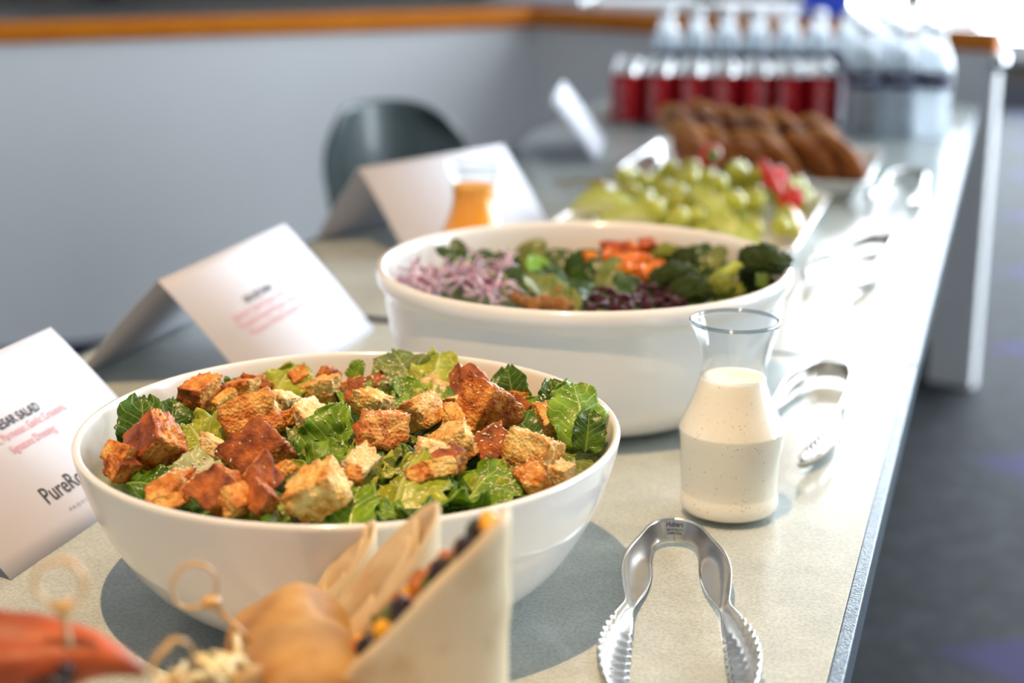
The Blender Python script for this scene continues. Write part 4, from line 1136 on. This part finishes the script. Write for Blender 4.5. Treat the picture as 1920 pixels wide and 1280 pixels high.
# ------------------------------------------------------------------ water bottles
pet = thin_glass('bottle_plastic', (.96, .98, .99, 1), 2.2, .12)
_n, _l = pet.node_tree.nodes, pet.node_tree.links
_old = [n for n in _n if n.type == 'MIX_SHADER'][0]
_t = _n.new('ShaderNodeBsdfTranslucent'); _t.inputs[0].default_value = (.95, .97, 1, 1)
_m = _n.new('ShaderNodeMixShader'); _m.inputs[0].default_value = .45
_l.new(_old.outputs[0], _m.inputs[1]); _l.new(_t.outputs[0], _m.inputs[2]); _l.new(_m.outputs[0], _n['Material Output'].inputs[0])
water = thin_glass('bottled_water', (.95, .98, 1, 1), 1.4, .08, 1.33)
navy = mat('bottle_label_navy', S(14, 24, 70), S(20, 32, 82), rough=.4, scale=20)
capw = mat('bottle_cap_white', S(240, 242, 246), rough=.35)
def make_bottle():
    b = empty('water_bottle')
    prof = [(0, .004), (.018, .002), (.028, .0), (.0315, .006), (.0315, .05), (.0300, .056), (.0315, .062), (.0315, .085), (.0300, .091), (.0318, .097), (.0318, .132), (.0310, .140), (.0270, .160), (.0170, .184), (.0130, .194), (.0130, .206)]
    lathe('bottle_shell', prof, pet, b, 32)
    lathe('water', [(max(0, r - .0012), z + .002) for r, z in prof if z < .170] + [(.0215, .172), (0, .172)], water, b, 32)
    lathe('label_band', [(.0322, .098), (.0323, .099), (.0323, .131), (.0322, .132)], navy, b, 32)
    lathe('label_stripe', [(.0325, .114), (.0325, .117)], mat('label_white', S(225, 228, 236), rough=.4), b, 32)
    lathe('bottle_cap', [(.0140, .200), (.0148, .201), (.0148, .216), (.0135, .218), (0, .218)], capw, b, 24)
    return b
pb = make_bottle(); first = True
spots = []
for r in range(4):
    for k in range(3): spots.append((c1 + dx * (1.12 + k * 1.0) + dy * (r * 1.0 - 1.6), 'right of the cans, %s of the %s row' % (['left', 'middle', 'right'][k], ['front', 'second', 'third', 'back'][r])))
for r in range(2):
    for k in range(8): spots.append((c0 + dx * (k * 1.0 + 1.1) + dy * (4.05 + r), 'behind the cans, %s from left, %s row' % ((COLW + ['eighth'])[k], ['nearer', 'further'][r])))
for p_, w in spots:
    b = pb if first else dup(pb); first = False
    b.location = (p_.x, p_.y, T); b.rotation_euler.z = R.uniform(0, 6)
    tag(b, 'clear water bottle ' + w, 'bottle', 'water bottles')

# ------------------------------------------------------------------ wraps on a platter, closest to the camera
tort = mat('tortilla', S(188, 152, 104), S(218, 198, 162), rough=.6, scale=24, detail=6, bump=.2, lo=.28, hi=.5, spec=.3, sss=.15, sss_s=.004)
tort_tan = mat('tortilla_tan', S(140, 92, 44), S(200, 156, 94), rough=.6, scale=24, detail=6, bump=.3, lo=.3, hi=.6, spec=.3)
tort_red = mat('tortilla_tomato', S(78, 20, 3), S(184, 80, 16), rough=.5, scale=22, detail=7, bump=.6, lo=.3, hi=.66)
corn_m = mat('corn_kernel', S(240, 160, 8), S(248, 184, 30), rough=.3, scale=30, sss=.2, sss_s=.003)
bean_m = mat('black_bean', S(36, 24, 26), S(52, 34, 34), rough=.3, scale=30)
pep_m = mat('roast_filling', S(196, 100, 20), S(226, 140, 44), rough=.45, scale=60, bump=.5)
grn_m = mat('filling_leaf', S(60, 84, 24), S(92, 112, 40), rough=.5, scale=60)
corn_me = lump_mesh('corn_kernel', 4, 3, .12, 2, (1, .8, .75)); corn_me.materials.append(corn_m)
bean_me = lump_mesh('black_bean', 5, 3, .08, 2, (1.3, .85, .8)); bean_me.materials.append(bean_m)
bit_me = lump_mesh('pepper_bit', 6, 3, .3, 2.5, (1.3, .8, .6)); bit_me.materials.append(pep_m)
grn_me = lump_mesh('green_bit', 7, 3, .4, 2.5, (1.3, .9, .4)); grn_me.materials.append(grn_m)
PLT = Vector((-.325, .655, T))
pl = lathe('round_platter', [(0, .002), (.12, .002), (.125, 0), (.135, 0), (.140, .004), (.168, .013), (.175, .015), (.1755, .0175), (.168, .017), (.138, .009), (.12, .007), (0, .007)], glaze, None, 96)
pl.location = PLT; tag(pl, 'white platter under the wraps, mostly below the frame', 'platter')
def to_world(r, fwd, z): return RV * r + FV * fwd + Vector((0, 0, z))
def wrap_half(name, loc, rx, ry, h_mid, slope_r, slope_f, material, label, lean=(0, 0), fill=True, seed=1, flare=.12):
    """rolled tortilla standing on its end, cut on the slant: the rim height falls with slope_r (right) and slope_f (forward)"""
    w = empty(name, loc, YAW); rr = random.Random(seed)
    n, nz_ = 56, 22
    v, f = [], []
    def top(a, k=1.0): return h_mid + slope_r * rx * k * math.cos(a) + slope_f * ry * k * math.sin(a)
    for j in range(nz_ + 1):
        t = j / nz_
        for i in range(n):
            a = 2 * PI * i / n
            z = top(a) * t
            k = 1 - flare * t + .03 * noise.noise(Vector((math.cos(a) * 1.5, math.sin(a) * 1.5, z * 14 + seed))) + .016 * noise.noise(Vector((math.cos(a) * 4, math.sin(a) * 4, z * 50 + seed)))
            k *= .80 + .20 * min(1, t * 6)
            v.append((rx * k * math.cos(a) + lean[0] * z, ry * k * math.sin(a) + lean[1] * z, z))
    for j in range(nz_):
        for i in range(n): f.append((j * n + i, j * n + (i + 1) % n, (j + 1) * n + (i + 1) % n, (j + 1) * n + i))
    f.append(tuple(range(n))[::-1])
    o = from_data('tortilla', v, f, material, w); solid(o, .0018, -1)
    # second layer of the roll inside
    v2, f2 = [], []
    m = 70
    for i in range(m + 1):
        t = i / m; a = t * 2 * PI * 1.7 + .6; k = .84 - .42 * t
        for s in (0, 1):
            z = top(a, k) - (.045 if s == 0 else -.001 + .003 * noise.noise(Vector((t * 9, seed, 0))))
            z = max(.004, z)
            v2.append((rx * k * (1 - flare) * math.cos(a) + lean[0] * z, ry * k * (1 - flare) * math.sin(a) + lean[1] * z, z))
    for i in range(m): f2.append((i * 2, i * 2 + 2, i * 2 + 3, i * 2 + 1))
    solid(from_data('inner_roll', v2, f2, material, w), .0016)
    if fill:
        for q in range(46):
            a = rr.uniform(0, 2 * PI); k = .9 * math.sqrt(rr.random()) * (1 - flare)
            z = h_mid + slope_r * rx * k * math.cos(a) + slope_f * ry * k * math.sin(a) - .002
            me = [corn_me, bean_me, bit_me, bit_me, grn_me][q % 5]
            obj(me.name, me, (rx * k * math.cos(a) + lean[0] * z, ry * k * math.sin(a) + lean[1] * z, z + .004), (rr.uniform(0, 6), rr.uniform(0, 6), rr.uniform(0, 6)), rr.uniform(.0115, .0165), w)
    return tag(w, label, 'wrap', 'sandwich wraps')
def at_view(r, fwd, z): return RV * r + FV * fwd + Vector((0, 0, z))
PZ = T + .008
wrap_half('bean_wrap', at_view(-.057, .745, PZ), .056, .036, .122, 1.04, -.30, tort, 'pale tortilla wrap half with corn and black beans along its cut', seed=2, flare=.02)
wrap_half('bean_wrap', at_view(-.079, .812, PZ), .042, .028, .106, 1.15, .25, tort, 'pale wrap half whose pointed tip rises behind the bean wrap', fill=False, seed=3, flare=.04)
wrap_half('bean_wrap', at_view(-.098, .865, PZ), .022, .020, .096, 1.2, .3, tort, 'small pale wrap tip furthest behind the rounded tan wrap', fill=False, seed=4, flare=.04)
# rounded tan wrap lying on its side
tw = empty('tan_wrap', at_view(-.112, .770, PZ - .020), YAW + .25)
v, f = [], []
n, m = 40, 26
for j in range(m + 1):
    t = j / m; y = -.085 + .15 * t
    cap_ = math.sqrt(max(0.0, 1 - max(0, (t - .70) / .30) ** 2)) * (.9 + .1 * math.sin(PI * t))
    cap_ = max(cap_, .06)
    for i in range(n):
        a = 2 * PI * i / n
        k = cap_ * (1 + .11 * noise.noise(Vector((math.cos(a) * 1.4, math.sin(a) * 1.4, t * 4))) + .04 * noise.noise(Vector((math.cos(a) * 4, math.sin(a) * 4, t * 9))))
        zz = .050 * k * math.sin(a) - .006
        v.append((.040 * k * math.cos(a), y, .055 + zz + .022 * t))
for j in range(m):
    for i in range(n): f.append((j * n + i, j * n + (i + 1) % n, (j + 1) * n + (i + 1) % n, (j + 1) * n + i))
f.append(tuple(range(n))[::-1]); f.append(tuple(m * n + i for i in range(n)))
for k_, q in enumerate(v):
    v[k_] = (q[0], q[1], q[2] + .022)
from_data('tortilla', v, f, tort_tan, tw)
v, f = [], []
for i in range(21):
    a = .35 + 2.2 * i / 20
    for s in (0, 1):
        y = -.075 + .06 * s; v.append((.0425 * math.cos(a) * (1 - .03 * s), y, .078 + .0465 * math.sin(a) + .022 * (y + .085) / .15))
for i in range(20): f.append((i * 2, i * 2 + 1, i * 2 + 3, i * 2 + 2))
solid(from_data('folded_flap', v, f, tort_tan, tw), .0022)
tag(tw, 'rounded tan tortilla wrap lying behind the bean wrap', 'wrap', 'sandwich wraps')
# low wrap with shredded pale filling
shr = mat('shredded_cheese', S(232, 214, 150), S(244, 234, 196), rough=.5, scale=60, sss=.2, sss_s=.003)
ew = wrap_half('shredded_wrap', at_view(-.148, .705, PZ), .032, .03, .100, .5, -.4, tort_tan, 'low wrap with shredded pale cheese at its cut end', fill=False, seed=8)
rr = random.Random(9)
for q in range(34):
    a = rr.uniform(0, 6.28); k = .03 * math.sqrt(rr.random())
    x, y = k * math.cos(a), k * math.sin(a) * .85
    z = .100 + .5 * x - .4 * y + rr.uniform(0, .016)
    d = Vector((rr.uniform(-1, 1), rr.uniform(-1, 1), rr.uniform(-.2, .8))).normalized() * .011
    tube('cheese_shred', [(x - d.x, y - d.y, z - d.z), (x, y, z + .002), (x + d.x, y + d.y, z + d.z)], .0017, shr, ew, 5)
# tomato-coloured wrap at the left
rw = empty('tomato_wrap', at_view(-.232, .665, PZ + .036), YAW - .1)
v, f = [], []
n, m = 40, 30
for j in range(m + 1):
    t = j / m; x = -.10 + .168 * t
    taper = 1 - .93 * max(0, (t - .35) / .65) ** 1.25
    for i in range(n):
        a = 2 * PI * i / n
        nn = noise.noise(Vector((math.cos(a) * 1.6, math.sin(a) * 1.6, t * 5)))
        k = taper * (1 + .26 * nn)
        v.append((x, .042 * k * math.cos(a), .098 + .034 * k * math.sin(a) + .006 * math.sin(t * 9) + .014 * (1 - t)))
for j in range(m):
    for i in range(n): f.append((j * n + i, j * n + (i + 1) % n, (j + 1) * n + (i + 1) % n, (j + 1) * n + i))
f.append(tuple(range(n))[::-1]); f.append(tuple(m * n + i for i in range(n)))
from_data('tortilla', v, f, tort_red, rw)
for q in range(16):
    obj('dark_filling', bean_me, (.030 + rr.uniform(-.018, .012), -.020 + rr.uniform(-.006, .004), .098 + rr.uniform(-.012, .008)), (rr.uniform(0, 6), rr.uniform(0, 6), 0), .011, rw)
v, f = tube_data([(-.04, .0, -.034), (-.04, 0, .075)], [.030, .034], 24); from_data('under_roll', v, f, tort_tan, rw)
tag(rw, 'red-orange tomato tortilla wrap at the bottom left corner', 'wrap', 'sandwich wraps')

# bamboo knot picks
bam = mat('bamboo', S(196, 148, 78), S(222, 180, 112), rough=.4, scale=60, stretch=(1, 1, .2), coat=.3)
def pick(loop_c, tip, rl, label, face):
    """loop of split bamboo, knot and stick"""
    c = empty('bamboo_pick', loop_c); tag(c, label, 'pick', 'bamboo knot picks')
    d = (Vector(tip) - Vector(loop_c)); dn = d.normalized()
    fx = Vector(face).normalized(); e2 = (fx - dn * fx.dot(dn)).normalized(); side = dn.cross(e2).normalized()
    pts = []
    for k in range(33):
        a = 2 * PI * k / 32
        pts.append(side * math.sin(a) * rl - dn * math.cos(a) * rl * 1.0 + e2 * (.0016 * math.cos(a * .5)))
    v, f = [], []
    for k, p_ in enumerate(pts):
        rad = (p_ - e2 * p_.dot(e2)).normalized()
        for (u, w) in ((-.0006, -.0014), (.0006, -.0014), (.0006, .0014), (-.0006, .0014)): v.append(p_ + rad * u + e2 * w)
    for k in range(32):
        for q in range(4): f.append((k * 4 + q, k * 4 + (q + 1) % 4, k * 4 + 4 + (q + 1) % 4, k * 4 + 4 + q))
    from_data('loop', v, f, bam, c)
    kn = lump_mesh('knot', 12, 3, .2, 2, (1.3, 1, .9)); kn.materials.append(bam)
    obj('knot', kn, dn * rl * 1.08, (0, 0, .4), .0075, c)
    tube('stick', [dn * rl, d * .6, d], [.0014, .0013, .0008], bam, c, 8)
    return c
pick(at_view(-.196, .651, .930), at_view(-.192, .655, .85), .0108, 'bamboo knot pick at far left, loop strongly blurred', (.2, -1, .3))
pick(at_view(-.157, .742, .888), at_view(-.118, .752, .838), .0112, 'bamboo knot pick stuck in the tan wrap, loop before the front bowl', (.1, -.9, .5))
pick(at_view(-.153, .668, .884), at_view(-.145, .69, .80), .0105, 'bamboo knot pick by the bottom frame edge', (.7, -.7, .4))
